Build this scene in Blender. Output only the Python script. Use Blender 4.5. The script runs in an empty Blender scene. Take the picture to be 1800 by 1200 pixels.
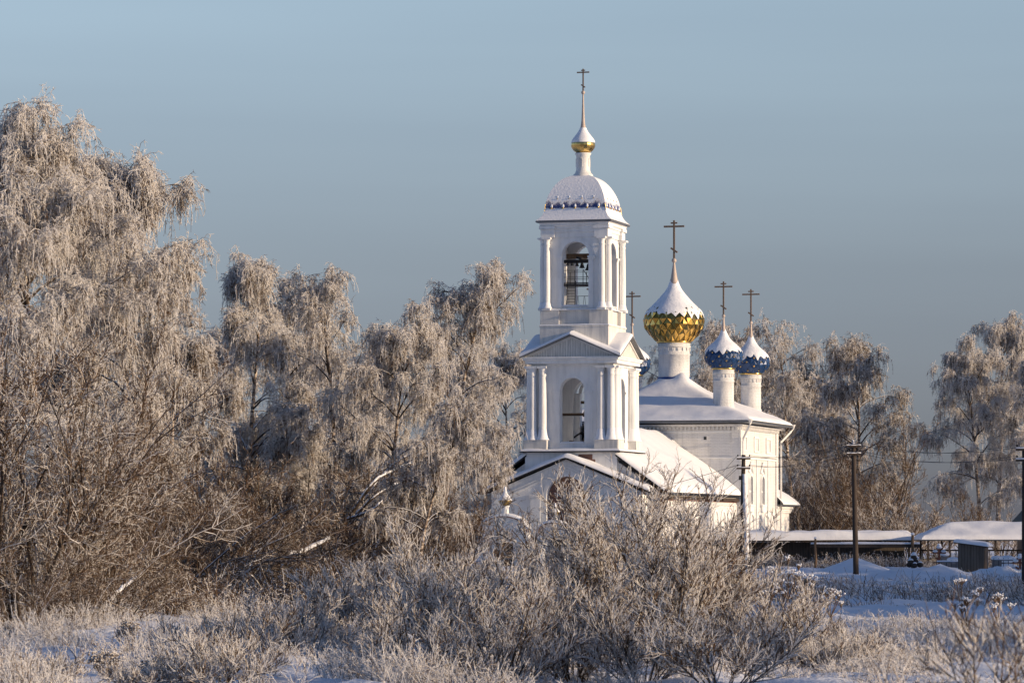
import bpy, math, random
import numpy as np
from mathutils import Vector, Matrix
S = bpy.context.scene
COL = S.collection
rnd = random.Random(7)
FPX, HOR, CAMZ = 6750.0, 940.0, 2.6          # focal length in photo pixels, horizon row, eye height
TH = math.radians(16)                        # the church axis turns 16 deg from the view
CX, CY = 5.0, 270.0                          # bell tower axis on the ground
def wx(px, Y): return (px - 900) * Y / FPX
def wz(py, Y): return CAMZ + (HOR - py) * Y / FPX
def sstep(a, b, x):
    t = np.clip((np.asarray(x, float) - a) / (b - a), 0, 1); return t * t * (3 - 2 * t)

# ------------------------------------------------------------------ terrain height
def ground_h(x, y):
    x = np.asarray(x, float); y = np.asarray(y, float)
    z = 0.5 * sstep(195, 262, y)
    z = z + 0.10 * np.sin(x * .9 + 1.3 * np.sin(y * .31)) * np.sin(y * .27 + .6) + .06 * np.sin(x * 2.1 + y * .8) + .05 * np.sin(y * 1.3 - x * .7)
    z = z + .035 * np.sin(x * 4.3 + 2 * np.sin(y * .9)) * np.sin(y * 2.2 + 1) + .03 * np.sin(x * 1.7 - y * 3.1)
    bank = np.exp(-((y - 214 - .8 * np.sin(x * .8)) / 2.6) ** 2) * sstep(17, 23, x)
    z = z + bank * (.64 + .13 * np.sin(x * 1.9) + .08 * np.sin(x * 5.1))
    track = np.exp(-((y - 168 - x * .4) / 9) ** 2) * sstep(6, 12, x)
    z = z - .12 * track
    return z
def gz(x, y): return float(ground_h(x, y))

# ------------------------------------------------------------------ materials
def nmat(name):
    m = bpy.data.materials.new(name); m.use_nodes = True
    nt = m.node_tree; b = nt.nodes['Principled BSDF']
    return m, nt, b
def lk(nt, a, b): nt.links.new(a, b)
def coords(nt, scale=(1, 1, 1)):
    tc = nt.nodes.new('ShaderNodeTexCoord'); mp = nt.nodes.new('ShaderNodeMapping')
    mp.inputs['Scale'].default_value = scale; lk(nt, tc.outputs['Object'], mp.inputs['Vector']); return mp.outputs[0]
def noise(nt, v, scale, detail=4, rough=.55):
    n = nt.nodes.new('ShaderNodeTexNoise'); n.inputs['Scale'].default_value = scale
    n.inputs['Detail'].default_value = detail; n.inputs['Roughness'].default_value = rough
    lk(nt, v, n.inputs['Vector']); return n.outputs['Fac']
def ramp(nt, f, stops):
    r = nt.nodes.new('ShaderNodeValToRGB'); e = r.color_ramp.elements
    while len(e) < len(stops): e.new(.5)
    for i, (p, c) in enumerate(stops):
        e[i].position = p; e[i].color = (*c, 1) if len(c) == 3 else c
    lk(nt, f, r.inputs[0]); return r.outputs[0]
def mixc(nt, f, a, b, mode='MIX'):
    m = nt.nodes.new('ShaderNodeMix'); m.data_type = 'RGBA'; m.blend_type = mode
    for k, v in ((0, f), (6, a), (7, b)):
        if hasattr(v, 'is_linked'): lk(nt, v, m.inputs[k])
        elif isinstance(v, tuple): m.inputs[k].default_value = (*v, 1)
        else: m.inputs[k].default_value = v
    return m.outputs[2]
def bump(nt, b, h, strength=.3, dist=.05):
    n = nt.nodes.new('ShaderNodeBump'); n.inputs['Strength'].default_value = strength; n.inputs['Distance'].default_value = dist
    lk(nt, h, n.inputs['Height']); lk(nt, n.outputs[0], b.inputs['Normal'])
def math_(nt, op, a, b=None):
    m = nt.nodes.new('ShaderNodeMath'); m.operation = op
    for k, v in ((0, a), (1, b)):
        if v is None: continue
        if hasattr(v, 'is_linked'): lk(nt, v, m.inputs[k])
        else: m.inputs[k].default_value = v
    return m.outputs[0]
def upness(nt):
    g = nt.nodes.new('ShaderNodeNewGeometry'); s = nt.nodes.new('ShaderNodeSeparateXYZ'); lk(nt, g.outputs['Normal'], s.inputs[0]); return s.outputs['Z']

def simple(name, col, rough=.7, metal=0, var=.25, scale=3, bs=.2, bd=.02, stretch=(1, 1, 1)):
    m, nt, b = nmat(name); v = coords(nt, stretch); f = noise(nt, v, scale, 6)
    lk(nt, ramp(nt, f, [(.25, tuple(c * (1 - var) for c in col)), (.75, tuple(min(1, c * (1 + var * .6)) for c in col))]), b.inputs['Base Color'])
    b.inputs['Roughness'].default_value = rough; b.inputs['Metallic'].default_value = metal
    if bs: bump(nt, b, noise(nt, v, scale * 6, 5), bs, bd)
    return m
def snow_mat(name, s1=1.2, s2=14, bs=.5, bd=.08, col=(.86, .87, .90)):
    m, nt, b = nmat(name); v = coords(nt); f = noise(nt, v, s1, 6); g = noise(nt, v, s2, 5)
    lk(nt, ramp(nt, f, [(.3, tuple(c * .93 for c in col)), (.7, col)]), b.inputs['Base Color'])
    b.inputs['Roughness'].default_value = .65; b.inputs['Specular IOR Level'].default_value = .25
    h = math_(nt, 'ADD', f, math_(nt, 'MULTIPLY', g, .25)); bump(nt, b, h, bs, bd); return m
SNOW = snow_mat('snow')
GROUND = snow_mat('field_snow', .6, 6.5, .85, .25)
def scoured():
    m, nt, b = nmat('wind_scoured_snow'); v = coords(nt, (1, 1, .45)); f = noise(nt, v, 3.2, 6, .65); g = noise(nt, coords(nt), 16, 4)
    lk(nt, ramp(nt, f, [(.28, (.58, .62, .70)), (.40, (.78, .80, .84)), (.55, (.86, .87, .90))]), b.inputs['Base Color']); b.inputs['Roughness'].default_value = .65; b.inputs['Specular IOR Level'].default_value = .25
    bump(nt, b, math_(nt, 'ADD', f, math_(nt, 'MULTIPLY', g, .3)), .6, .07); return m
SCOUR = scoured()
def wall_mat(name, brick=True, stain=.3, col=(.80, .79, .77)):
    m, nt, b = nmat(name); v = coords(nt)
    f = noise(nt, v, .7, 7, .65); streak = noise(nt, coords(nt, (3.2, 3.2, .35)), 1.1, 6, .6)
    c1 = ramp(nt, f, [(.3, tuple(c * .9 for c in col)), (.55, col), (.8, tuple(min(.86, c * 1.05) for c in col))])
    c2 = mixc(nt, ramp(nt, streak, [(.47, (0, 0, 0)), (.70, (stain, stain, stain))]), c1, (.46, .465, .47))
    b.inputs['Roughness'].default_value = .9; b.inputs['Specular IOR Level'].default_value = .15
    fine = noise(nt, v, 9, 6)
    if brick:
        sx = nt.nodes.new('ShaderNodeSeparateXYZ'); lk(nt, v, sx.inputs[0])
        cx = nt.nodes.new('ShaderNodeCombineXYZ'); lk(nt, math_(nt, 'ADD', sx.outputs[0], sx.outputs[1]), cx.inputs[0]); lk(nt, sx.outputs[2], cx.inputs[1])
        bk = nt.nodes.new('ShaderNodeTexBrick'); bk.inputs['Scale'].default_value = 1; bk.inputs['Brick Width'].default_value = .34
        bk.inputs['Row Height'].default_value = .115; bk.inputs['Mortar Size'].default_value = .012; bk.inputs['Mortar Smooth'].default_value = .4
        bk.inputs['Color1'].default_value = (1, 1, 1, 1); bk.inputs['Color2'].default_value = (.72, .72, .72, 1); bk.inputs['Mortar'].default_value = (.1, .1, .1, 1)
        lk(nt, cx.outputs[0], bk.inputs['Vector'])
        h = math_(nt, 'ADD', math_(nt, 'MULTIPLY', bk.outputs['Color'], .6), fine)
        c2 = mixc(nt, .12, c2, bk.outputs['Color'], 'MULTIPLY')
        bump(nt, b, h, .8, .045)
    else: bump(nt, b, math_(nt, 'ADD', fine, f), .35, .03)
    lk(nt, c2, b.inputs['Base Color']); return m
BRICKW = wall_mat('whitewashed_brick', True, .45, (.81, .80, .785))
PLASTER = wall_mat('white_plaster', False, .34, (.82, .82, .81))
STAINED = wall_mat('stained_plaster', False, .95, (.70, .68, .64))
def brick_mat():
    m, nt, b = nmat('red_brick'); v = coords(nt)
    sx = nt.nodes.new('ShaderNodeSeparateXYZ'); lk(nt, v, sx.inputs[0])
    cx = nt.nodes.new('ShaderNodeCombineXYZ'); lk(nt, math_(nt, 'ADD', sx.outputs[0], sx.outputs[1]), cx.inputs[0]); lk(nt, sx.outputs[2], cx.inputs[1])
    bk = nt.nodes.new('ShaderNodeTexBrick'); bk.inputs['Scale'].default_value = 1; bk.inputs['Brick Width'].default_value = .27; bk.inputs['Row Height'].default_value = .085
    bk.inputs['Mortar Size'].default_value = .008
    bk.inputs['Color1'].default_value = (.20, .075, .05, 1); bk.inputs['Color2'].default_value = (.12, .05, .04, 1); bk.inputs['Mortar'].default_value = (.26, .22, .19, 1)
    lk(nt, cx.outputs[0], bk.inputs['Vector']); lk(nt, bk.outputs['Color'], b.inputs['Base Color']); b.inputs['Roughness'].default_value = .9
    bump(nt, b, bk.outputs['Fac'], -.5, .02); return m
BRICK = brick_mat()
def metal_tiles(name, cols, rough, metal=1.0):
    m, nt, b = nmat(name); v = coords(nt)
    g = nt.nodes.new('ShaderNodeNewGeometry')
    lk(nt, ramp(nt, g.outputs['Random Per Island'], [(0, cols[0]), (1, cols[1])]), b.inputs['Base Color'])
    b.inputs['Metallic'].default_value = metal; b.inputs['Roughness'].default_value = rough
    bump(nt, b, noise(nt, v, 3, 2), .12, .05); return m
GOLD = metal_tiles('gilded_tiles', ((.50, .29, .06), (.82, .52, .16)), .15)
GOLDP = simple('gold_plate', (.75, .5, .17), .22, 1, .2, 2.5, .1, .02, (1, 1, .3))
BLUE = metal_tiles('blue_tiles', ((.007, .036, .115), (.013, .058, .175)), .36, .1)
BLUEP = simple('blue_sheet', (.015, .05, .22), .4, .1, .3, 2, .1)
COPPER = simple('frosted_copper', (.50, .41, .35), .6, .05, .2, 3, .1)
CROSS = simple('bronze_cross', (.26, .17, .11), .5, .5, .2, 5, .1)
IRON = simple('black_iron', (.022, .022, .026), .6, .4, .3, 4, .1)
SHEET = simple('grey_sheet_metal', (.16, .17, .19), .45, .5, .25, 2, .1)
UNDER = simple('dark_underlay', (.035, .026, .014), .6, .3, .3, 3, .1)
UNDERB = simple('dark_blue_underlay', (.004, .010, .028), .6, .1, .3, 3, .1)
DWOOD = simple('dark_wood', (.055, .038, .028), .85, 0, .45, 4, .5, .02, (6, 6, .6))
WOOD = simple('brown_wood', (.19, .115, .06), .8, 0, .4, 4, .5, .02, (6, 6, .6))
GWOOD = simple('grey_planks', (.42, .39, .35), .85, 0, .4, 3, .5, .03, (7, 7, .4))
GLASS = simple('dark_glass', (.03, .035, .04), .15, 0, .2, 1, 0)
PAINTW = simple('white_paint', (.72, .71, .69), .5, 0, .12, 2, .1)
def planks_mat(name, col):
    m, nt, b = nmat(name); v = coords(nt)
    sx = nt.nodes.new('ShaderNodeSeparateXYZ'); lk(nt, v, sx.inputs[0])
    u = math_(nt, 'ADD', sx.outputs[0], sx.outputs[1])
    fr = math_(nt, 'FRACT', math_(nt, 'MULTIPLY', u, 5.5)); gap = math_(nt, 'GREATER_THAN', fr, .1)
    st = noise(nt, coords(nt, (6, 6, .5)), 1.3, 6, .7)
    c = ramp(nt, st, [(.3, tuple(x * .45 for x in col)), (.5, tuple(x * .85 for x in col)), (.7, col)])
    lk(nt, mixc(nt, gap, tuple(x * .25 for x in col), c), b.inputs['Base Color']); b.inputs['Roughness'].default_value = .9
    bump(nt, b, gap, .6, .02); return m
PLANK = planks_mat('weathered_white_boards', (.80, .78, .73))
HPLANK = planks_mat('grey_brown_boards', (.17, .135, .105))
DPLANK = planks_mat('dark_boards', (.10, .078, .06))
def domesnow_mat():
    # blue sheet roof under blown snow: bare only in a ragged band above the flare
    m, nt, b = nmat('snow_over_blue_roof'); v = coords(nt)
    sx = nt.nodes.new('ShaderNodeSeparateXYZ'); lk(nt, v, sx.inputs[0]); z = sx.outputs[2]
    n1 = noise(nt, coords(nt, (1, 1, .5)), 4.0, 3, .5); n2 = noise(nt, v, 26, 3, .8)
    up_ = math_(nt, 'MULTIPLY', math_(nt, 'SUBTRACT', z, 25.50), 1.15); dn_ = math_(nt, 'MULTIPLY', math_(nt, 'SUBTRACT', 25.46, z), 5.0)
    q = math_(nt, 'MAXIMUM', up_, dn_)
    q = math_(nt, 'ADD', q, math_(nt, 'MULTIPLY', math_(nt, 'SUBTRACT', n1, .5), 1.1)); q = math_(nt, 'ADD', q, math_(nt, 'MULTIPLY', math_(nt, 'SUBTRACT', n2, .5), 1.5))
    f = ramp(nt, q, [(.14, (0, 0, 0)), (.42, (1, 1, 1))])
    lk(nt, mixc(nt, f, (.02, .045, .18), (.85, .86, .89)), b.inputs['Base Color']); b.inputs['Roughness'].default_value = .6
    bump(nt, b, math_(nt, 'ADD', f, noise(nt, v, 7, 5)), .5, .05); return m
DOMESNOW = domesnow_mat()
def twig_mat(name, frost, bark, lo, hi, scale=1.5, top=.35, trans=.18):
    m, nt, b = nmat(name); v = coords(nt); f = noise(nt, v, scale, 3, .6)
    a = math_(nt, 'ADD', f, math_(nt, 'MULTIPLY', upness(nt), top))
    fac = ramp(nt, a, [(max(lo, 0), (0, 0, 0) if lo >= 0 else (.4, .4, .4)), (hi, (1, 1, 1))])
    c = mixc(nt, fac, bark, frost); lk(nt, c, b.inputs['Base Color']); b.inputs['Roughness'].default_value = .8; b.inputs['Specular IOR Level'].default_value = .2
    if trans:
        t = nt.nodes.new('ShaderNodeBsdfTranslucent'); lk(nt, c, t.inputs[0]); mx = nt.nodes.new('ShaderNodeMixShader'); mx.inputs[0].default_value = trans
        lk(nt, b.outputs[0], mx.inputs[1]); lk(nt, t.outputs[0], mx.inputs[2]); lk(nt, mx.outputs[0], nt.nodes['Material Output'].inputs[0])
    return m
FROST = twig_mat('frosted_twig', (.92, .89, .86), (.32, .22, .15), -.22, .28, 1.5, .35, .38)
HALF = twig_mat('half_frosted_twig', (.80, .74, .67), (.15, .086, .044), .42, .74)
BARE = twig_mat('bare_twig', (.48, .41, .34), (.075, .044, .024), .68, 1.15, 1.5, .4, 0)
def bark_mat():
    m, nt, b = nmat('birch_bark'); v = coords(nt, (1.5, 1.5, 5)); f = noise(nt, v, 1.6, 6, .65)
    c = ramp(nt, f, [(.38, (.045, .035, .028)), (.48, (.26, .19, .14)), (.62, (.60, .52, .43))])
    up = math_(nt, 'ADD', upness(nt), math_(nt, 'MULTIPLY', noise(nt, coords(nt), 3, 3), .5))
    fac = ramp(nt, up, [(.62, (0, 0, 0)), (.82, (1, 1, 1))])
    lk(nt, mixc(nt, fac, c, (.84, .85, .88)), b.inputs['Base Color']); b.inputs['Roughness'].default_value = .85; bump(nt, b, f, .5, .03); return m
BARK = bark_mat()
DBARK = twig_mat('dark_bark', (.82, .83, .86), (.06, .043, .032), .86, 1.1, 2.0, .9, 0)

# ------------------------------------------------------------------ mesh helpers
class MB:
    def __init__(s): s.v = []; s.f = []; s.mi = []; s.sm = []
    def add(s, vs, fs, mi=0, smooth=False):
        o = len(s.v); s.v += [tuple(p) for p in vs]
        for f in fs: s.f.append([o + i for i in f]); s.mi.append(mi); s.sm.append(smooth)
    def box(s, x0, x1, y0, y1, z0, z1, mi=0, M=None):
        vs = [Vector((x, y, z)) for z in (z0, z1) for y in (y0, y1) for x in (x0, x1)]
        if M: vs = [M @ p for p in vs]
        s.add(vs, [(0, 2, 3, 1), (4, 5, 7, 6), (0, 1, 5, 4), (2, 6, 7, 3), (0, 4, 6, 2), (1, 3, 7, 5)], mi)
    def lathe(s, prof, n=24, c=(0, 0), mi=0, smooth=True, cap=True, rot=0):
        vs = [(c[0] + r * math.cos(rot + 2 * math.pi * j / n), c[1] + r * math.sin(rot + 2 * math.pi * j / n), z) for r, z in prof for j in range(n)]
        fs = [(i * n + j, i * n + (j + 1) % n, (i + 1) * n + (j + 1) % n, (i + 1) * n + j) for i in range(len(prof) - 1) for j in range(n)]
        s.add(vs, fs, mi, smooth)
        if cap:
            s.add(vs[:n], [tuple(range(n))[::-1]], mi); s.add(vs[-n:], [tuple(range(n))], mi)
    def sq(s, prof, c=(0, 0), mi=0, cap=True): s.lathe([(h * math.sqrt(2), z) for h, z in prof], 4, c, mi, False, cap, math.pi / 4)
    def tube(s, pts, r, n=8, mi=0, smooth=True):
        pts = [Vector(p) for p in pts]; rr = r if hasattr(r, '__len__') else [r] * len(pts); vs = []
        for i, p in enumerate(pts):
            t = (pts[min(i + 1, len(pts) - 1)] - pts[max(i - 1, 0)]).normalized()
            a = t.cross(Vector((.31, .12, 1)) if abs(t.z) < .9 else Vector((1, .2, 0))).normalized(); b = t.cross(a)
            vs += [p + (a * math.cos(2 * math.pi * j / n) + b * math.sin(2 * math.pi * j / n)) * rr[i] for j in range(n)]
        fs = [(i * n + j, i * n + (j + 1) % n, (i + 1) * n + (j + 1) % n, (i + 1) * n + j) for i in range(len(pts) - 1) for j in range(n)]
        s.add(vs, fs, mi, smooth); s.add(vs[:n], [tuple(range(n))[::-1]], mi); s.add(vs[-n:], [tuple(range(n))], mi)
    def ball(s, c, r, n=12, mi=0, sq=1.0):
        k = max(4, n // 2)
        s.lathe([(max(1e-4, r * math.sin(math.pi * i / k)), c[2] - r * sq * math.cos(math.pi * i / k)) for i in range(k + 1)], n, (c[0], c[1]), mi, True, False)
    def archwall(s, fm, u0, u1, z0, z1, cx, hw, zs, zt, th, n=14, mi=0, rise=1.0, bottom=True):
        """wall panel with one arched opening; fm maps (u, depth, z) to local space; zs sill, zt spring"""
        def q(a, b, c, d): s.add([fm(*a), fm(*b), fm(*c), fm(*d)], [(0, 1, 2, 3)], mi)
        for w, fl in ((0, 0), (th, 1)):
            def r(a0, a1, b0, b1):
                p = [(a0, w, b0), (a1, w, b0), (a1, w, b1), (a0, w, b1)]
                if fl: p = p[::-1]
                q(*p)
            r(u0, cx - hw, z0, z1); r(cx + hw, u1, z0, z1)
            if zs > z0: r(cx - hw, cx + hw, z0, zs)
            for i in range(n):
                a, b = math.pi * i / n, math.pi * (i + 1) / n
                p = [(cx - hw * math.cos(a), w, zt + hw * rise * math.sin(a)), (cx - hw * math.cos(b), w, zt + hw * rise * math.sin(b)), (cx - hw * math.cos(b), w, z1), (cx - hw * math.cos(a), w, z1)]
                if fl: p = p[::-1]
                q(*p)
        q((cx - hw, 0, zs), (cx - hw, 0, zt), (cx - hw, th, zt), (cx - hw, th, zs)); q((cx + hw, 0, zt), (cx + hw, 0, zs), (cx + hw, th, zs), (cx + hw, th, zt))
        if bottom: q((cx - hw, 0, zs), (cx - hw, th, zs), (cx + hw, th, zs), (cx + hw, 0, zs))
        for i in range(n):
            a, b = math.pi * i / n, math.pi * (i + 1) / n
            A = (cx - hw * math.cos(a), zt + hw * rise * math.sin(a)); B = (cx - hw * math.cos(b), zt + hw * rise * math.sin(b))
            q((A[0], 0, A[1]), (B[0], 0, B[1]), (B[0], th, B[1]), (A[0], th, A[1]))
    def archband(s, fm, cx, hw, zs, zt, wd, w0, w1, n=14, mi=0, legs=True):
        """moulding round an arch between hw and hw+wd, depth w0 (outer face) to w1"""
        pin = []; pout = []
        if legs: pin.append((cx - hw, zs)); pout.append((cx - hw - wd, zs))
        for i in range(n + 1):
            a = math.pi * i / n
            pin.append((cx - hw * math.cos(a), zt + hw * math.sin(a))); pout.append((cx - (hw + wd) * math.cos(a), zt + (hw + wd) * math.sin(a)))
        if legs: pin.append((cx + hw, zs)); pout.append((cx + hw + wd, zs))
        for i in range(len(pin) - 1):
            a, b, c, d = pin[i], pin[i + 1], pout[i + 1], pout[i]
            s.add([fm(p[0], w, p[1]) for w in (w0, w1) for p in (a, b, c, d)], [(0, 1, 2, 3), (0, 4, 5, 1), (2, 6, 7, 3)] + ([(0, 3, 7, 4)] if i == 0 else []) + ([(1, 5, 6, 2)] if i == len(pin) - 2 else []), mi)
    def build(s, name, mats, parent=None):
        me = bpy.data.meshes.new(name); me.from_pydata([tuple(p) for p in s.v], [], s.f)
        for m in (mats if isinstance(mats, (list, tuple)) else [mats]): me.materials.append(m)
        me.polygons.foreach_set('material_index', s.mi); me.polygons.foreach_set('use_smooth', s.sm); me.update()
        o = bpy.data.objects.new(name, me); COL.objects.link(o)
        if parent: o.parent = parent
        return o
def fixn(o):
    import bmesh
    bm = bmesh.new(); bm.from_mesh(o.data); bmesh.ops.remove_doubles(bm, verts=bm.verts, dist=1e-4); bmesh.ops.recalc_face_normals(bm, faces=bm.faces); bm.to_mesh(o.data); bm.free(); return o
def bevel(o, w=.02, seg=2):
    m = o.modifiers.new('bevel', 'BEVEL'); m.width = w; m.segments = seg; m.limit_method = 'ANGLE'; m.angle_limit = .6; return o
def tag(o, label=None, cat=None, group=None, kind=None):
    if label: o['label'] = label
    if cat: o['category'] = cat
    if group: o['group'] = group
    if kind: o['kind'] = kind
    return o
def empty(name, loc, rz=0):
    o = bpy.data.objects.new(name, None); COL.objects.link(o); o.location = loc; o.rotation_euler = (0, 0, rz); o.empty_display_size = .3; return o
def copy_tree(o, parent=None):
    c = o.copy(); COL.objects.link(c)
    if parent: c.parent = parent
    for ch in list(o.children): copy_tree(ch, c)
    return c
def snowgrid(mb, hf, u0, u1, v0, v1, nu, nv, T, ew=.35, mask=None, amp=.03, mi=0, edges=(1, 1, 1, 1), seed=0):
    """snow lying on a roof surface hf(u,v): pillow of thickness T that rounds off at the free edges"""
    rs = np.random.RandomState(seed); ofs = np.array((.0, .01, .035, .08, .15, .24)) * ew / .35
    U = np.unique(np.concatenate([np.linspace(u0, u1, nu + 1), u0 + ofs if edges[0] else [u0], u1 - ofs if edges[1] else [u1]]))
    V = np.unique(np.concatenate([np.linspace(v0, v1, nv + 1), v0 + ofs if edges[2] else [v0], v1 - ofs if edges[3] else [v1]]))
    nu = len(U) - 1; nv = len(V) - 1
    uu, vv = np.meshgrid(U, V, indexing='ij')
    e = np.full_like(uu, 9.)
    if edges[0]: e = np.minimum(e, uu - u0)
    if edges[1]: e = np.minimum(e, u1 - uu)
    if edges[2]: e = np.minimum(e, vv - v0)
    if edges[3]: e = np.minimum(e, v1 - vv)
    k = np.clip(e / ew, 0, 1); prof = np.sqrt(np.clip(1 - (1 - k) ** 2, 0, 1))
    n = sum(np.sin(uu * a + p) * np.sin(vv * b + q) for a, b, p, q in rs.uniform((.6, .6, 0, 0), (3.2, 3.2, 6, 6), (6, 4))) / 2.5
    zz = hf(uu, vv) + (T + amp * n) * prof
    vs = np.stack([uu, vv, zz], -1).reshape(-1, 3).tolist(); w = nv + 1
    fs = [(i * w + j, (i + 1) * w + j, (i + 1) * w + j + 1, i * w + j + 1) for i in range(nu) for j in range(nv)]
    mb.add(vs, fs, mi, True)

# ------------------------------------------------------------------ the church
church = empty('church', (CX, CY, 0), -TH)
tag(church, 'white brick church with snowy onion domes and a tall two-tier bell tower', 'church')
def sidemap(h, k):
    """local mapping of side k (0 west/front, 1 south/right, 2 back, 3 left) of a square of half width h"""
    c, s_ = [(1, 0), (0, 1), (-1, 0), (0, -1)][k]
    return lambda u, w, z: Vector((c * u - s_ * (-h + w), s_ * u + c * (-h + w), z))
def sidemat(k): return Matrix.Rotation(k * math.pi / 2, 4, 'Z')
def P(mb, name, m, parent=None, bev=0):
    o = mb.build(name, m, parent or church)
    if bev: bevel(o, bev)
    return o
def snowcone(mb, x, y, z, r0, r1, h): mb.lathe([(r1, z), (r1 * .8, z + h * .18), (r0 + (r1 - r0) * .3, z + h * .45), (r0 + .01, z + h), (r0 - .02, z + h + .01)], 14, (x, y), 0, True)

def cross(name, x, y, z0, z1, arm, parent, t=.055):
    m = MB(); H = z1 - z0
    m.box(x - t, x + t, y - t * .8, y + t * .8, z0, z1)
    m.box(x - arm / 2, x - t - .003, y - t * .7, y + t * .7, z0 + H * .84 - t, z0 + H * .84 + t); m.box(x + t + .003, x + arm / 2, y - t * .7, y + t * .7, z0 + H * .84 - t, z0 + H * .84 + t)
    for s in (-1, 1):
        m.box(x + (-arm * .16 if s < 0 else t + .003), x + (-t - .003 if s < 0 else arm * .16), y - t * .7, y + t * .7, z0 + H * .93 - t * .8, z0 + H * .93 + t * .8)
    M = Matrix.Translation((x, y, z0 + H * .22)) @ Matrix.Rotation(.6, 4, 'Y')
    m.box(-arm * .19, arm * .19, -t * 1.1, t * 1.1, -t * .9, t * .9, 0, M)
    return m.build(name, CROSS, parent)
def prof_r(prof, z):
    for (r0, z0), (r1, z1) in zip(prof, prof[1:]):
        if min(z0, z1) <= z <= max(z0, z1): return r0 + (r1 - r0) * (z - z0) / (z1 - z0 + 1e-9)
    return prof[-1][0]
def smooth_prof(pts, n=60):
    """Catmull-Rom through (r,z) points"""
    out = []; p = [pts[0]] + list(pts) + [pts[-1]]; per = max(2, n // (len(pts) - 1))
    for i in range(1, len(p) - 2):
        for k in range(per):
            t = k / per; q = []
            for d in (0, 1):
                a, b, c, e = p[i - 1][d], p[i][d], p[i + 1][d], p[i + 2][d]
                q.append(.5 * (2 * b + (c - a) * t + (2 * a - 5 * b + 4 * c - e) * t * t + (3 * b - a - 3 * c + e) * t ** 3))
            out.append((max(.01, q[0]), q[1]))
    out.append(pts[-1]); return out

def onion(cx, cy, pts, zsnow, ntile, rows, tile_mat, parent, stars=False):
    """tiled onion dome; pts bottom to top (r,z); snow covers it above zsnow with a zigzag lower edge"""
    prof = smooth_prof(pts); zb = pts[0][1]
    core = MB(); core.lathe([(max(.01, r - .05), z) for r, z in prof if z < zsnow + .4], 32, (cx, cy), 0, True)
    body = core.build('dome_tiles', [UNDERB if stars else UNDER], parent)
    t = MB(); dz = (zsnow - zb) / rows; rs = random.Random(int(cx * 10 + cy))
    for i in range(rows + 2):
        zc = zb + dz * i
        for j in range(ntile):
            a = 2 * math.pi * (j + (.5 if i % 2 else 0)) / ntile; da = math.pi / ntile
            def pt(ang, z, lift=0):
                z = max(z, zb); r = prof_r(prof, z) + lift; return Vector((cx + r * math.cos(ang), cy + r * math.sin(ang), z))
            top, bot, l, r = pt(a, zc + dz), pt(a, zc - dz, .05), pt(a - da, zc, .015), pt(a + da, zc, .015)
            mid = pt(a + rs.uniform(-.35, .35) * da, zc + rs.uniform(-.3, .3) * dz, .04 + rs.uniform(0, .035 if stars else .09))
            if zc - dz < zb - .01: bot = pt(a, zb)
            cc_ = (top + bot + l + r) / 4; top, bot, l, r = [cc_ + (p - cc_) * (.975 if stars else .94) for p in (top, bot, l, r)]
            if not stars or True: t.add([top, l, bot, r, mid], [(0, 1, 4), (1, 2, 4), (2, 3, 4), (3, 0, 4)], 0)
    t.build('tile_cladding', tile_mat, body)
    if stars:
        g = MB()
        for i in range(0, rows + 1):
            zc = zb + dz * (i + .5)
            if zc > zsnow - .1: continue
            n2 = ntile // 2
            for j in range(n2):
                a = 2 * math.pi * (j + (.5 if i % 2 else 0)) / n2; r = prof_r(prof, zc) + .07; q = .105
                c = Vector((cx + r * math.cos(a), cy + r * math.sin(a), zc)); tn = Vector((-math.sin(a), math.cos(a), 0)); nn = Vector((math.cos(a), math.sin(a), 0))
                vs = [c + nn * .04]
                for k in range(8):
                    rr = q if k % 2 == 0 else q * .45; vs.append(c + tn * rr * math.cos(k * math.pi / 4) + Vector((0, 0, 1)) * rr * math.sin(k * math.pi / 4))
                g.add(vs, [(0, 1 + k, 1 + (k + 1) % 8) for k in range(8)])
        g.build('gold_stars', GOLDP, body)
    c = MB(); c.lathe([(pts[0][0] * .97, zb - .13), (pts[0][0] * 1.05, zb - .1), (pts[0][0] * 1.03, zb + .02), (pts[0][0] * .97, zb + .03)], 28, (cx, cy)); c.build('gilt_collar', GOLDP, body)
    # snow shell with a zigzag lower edge following the tile points
    s = MB(); n = ntile * 4; zt = pts[-1][1]; zneck = zsnow + (zt - zsnow) * .62; m = 26
    vs = []
    low = []
    for j in range(n):
        ph = (j % 4) / 4; tri = abs(ph - .5) * 2
        if j % 4 == 0: amp_ = rs.uniform(.3, 1.3); drop = rs.choice((0, 0, 0, .35, .8)) * dz
        low.append(zsnow - dz * .40 - drop * (1 - tri) + dz * .9 * tri * amp_ * .8 + (rs.random() - .5) * .16 * dz)
    for i in range(m + 1):
        for j in range(n):
            a = 2 * math.pi * j / n; f = i / m; z = low[j] + (zneck + .25 * math.sin(a * 2 + 1) * (zt - zsnow) * .18 - low[j]) * f
            th = .025 + .06 * math.sqrt(max(0, math.sin(math.pi * min(1, f * 1.02 + .06)))) + .02 * math.sin(5 * a + 9 * f) * f * (1 - f)
            r = prof_r(prof, z) + th; vs.append((cx + r * math.cos(a), cy + r * math.sin(a), z))
    s.add(vs, [(i * n + j, i * n + (j + 1) % n, (i + 1) * n + (j + 1) % n, (i + 1) * n + j) for i in range(m) for j in range(n)], 0, True)
    s.build('snow_cap', SCOUR, body)
    k = MB(); k.lathe([(r + .004, z) for r, z in prof if z > zneck - .5], 20, (cx, cy), 0, True); k.build('spire', COPPER, body)
    return body

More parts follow.
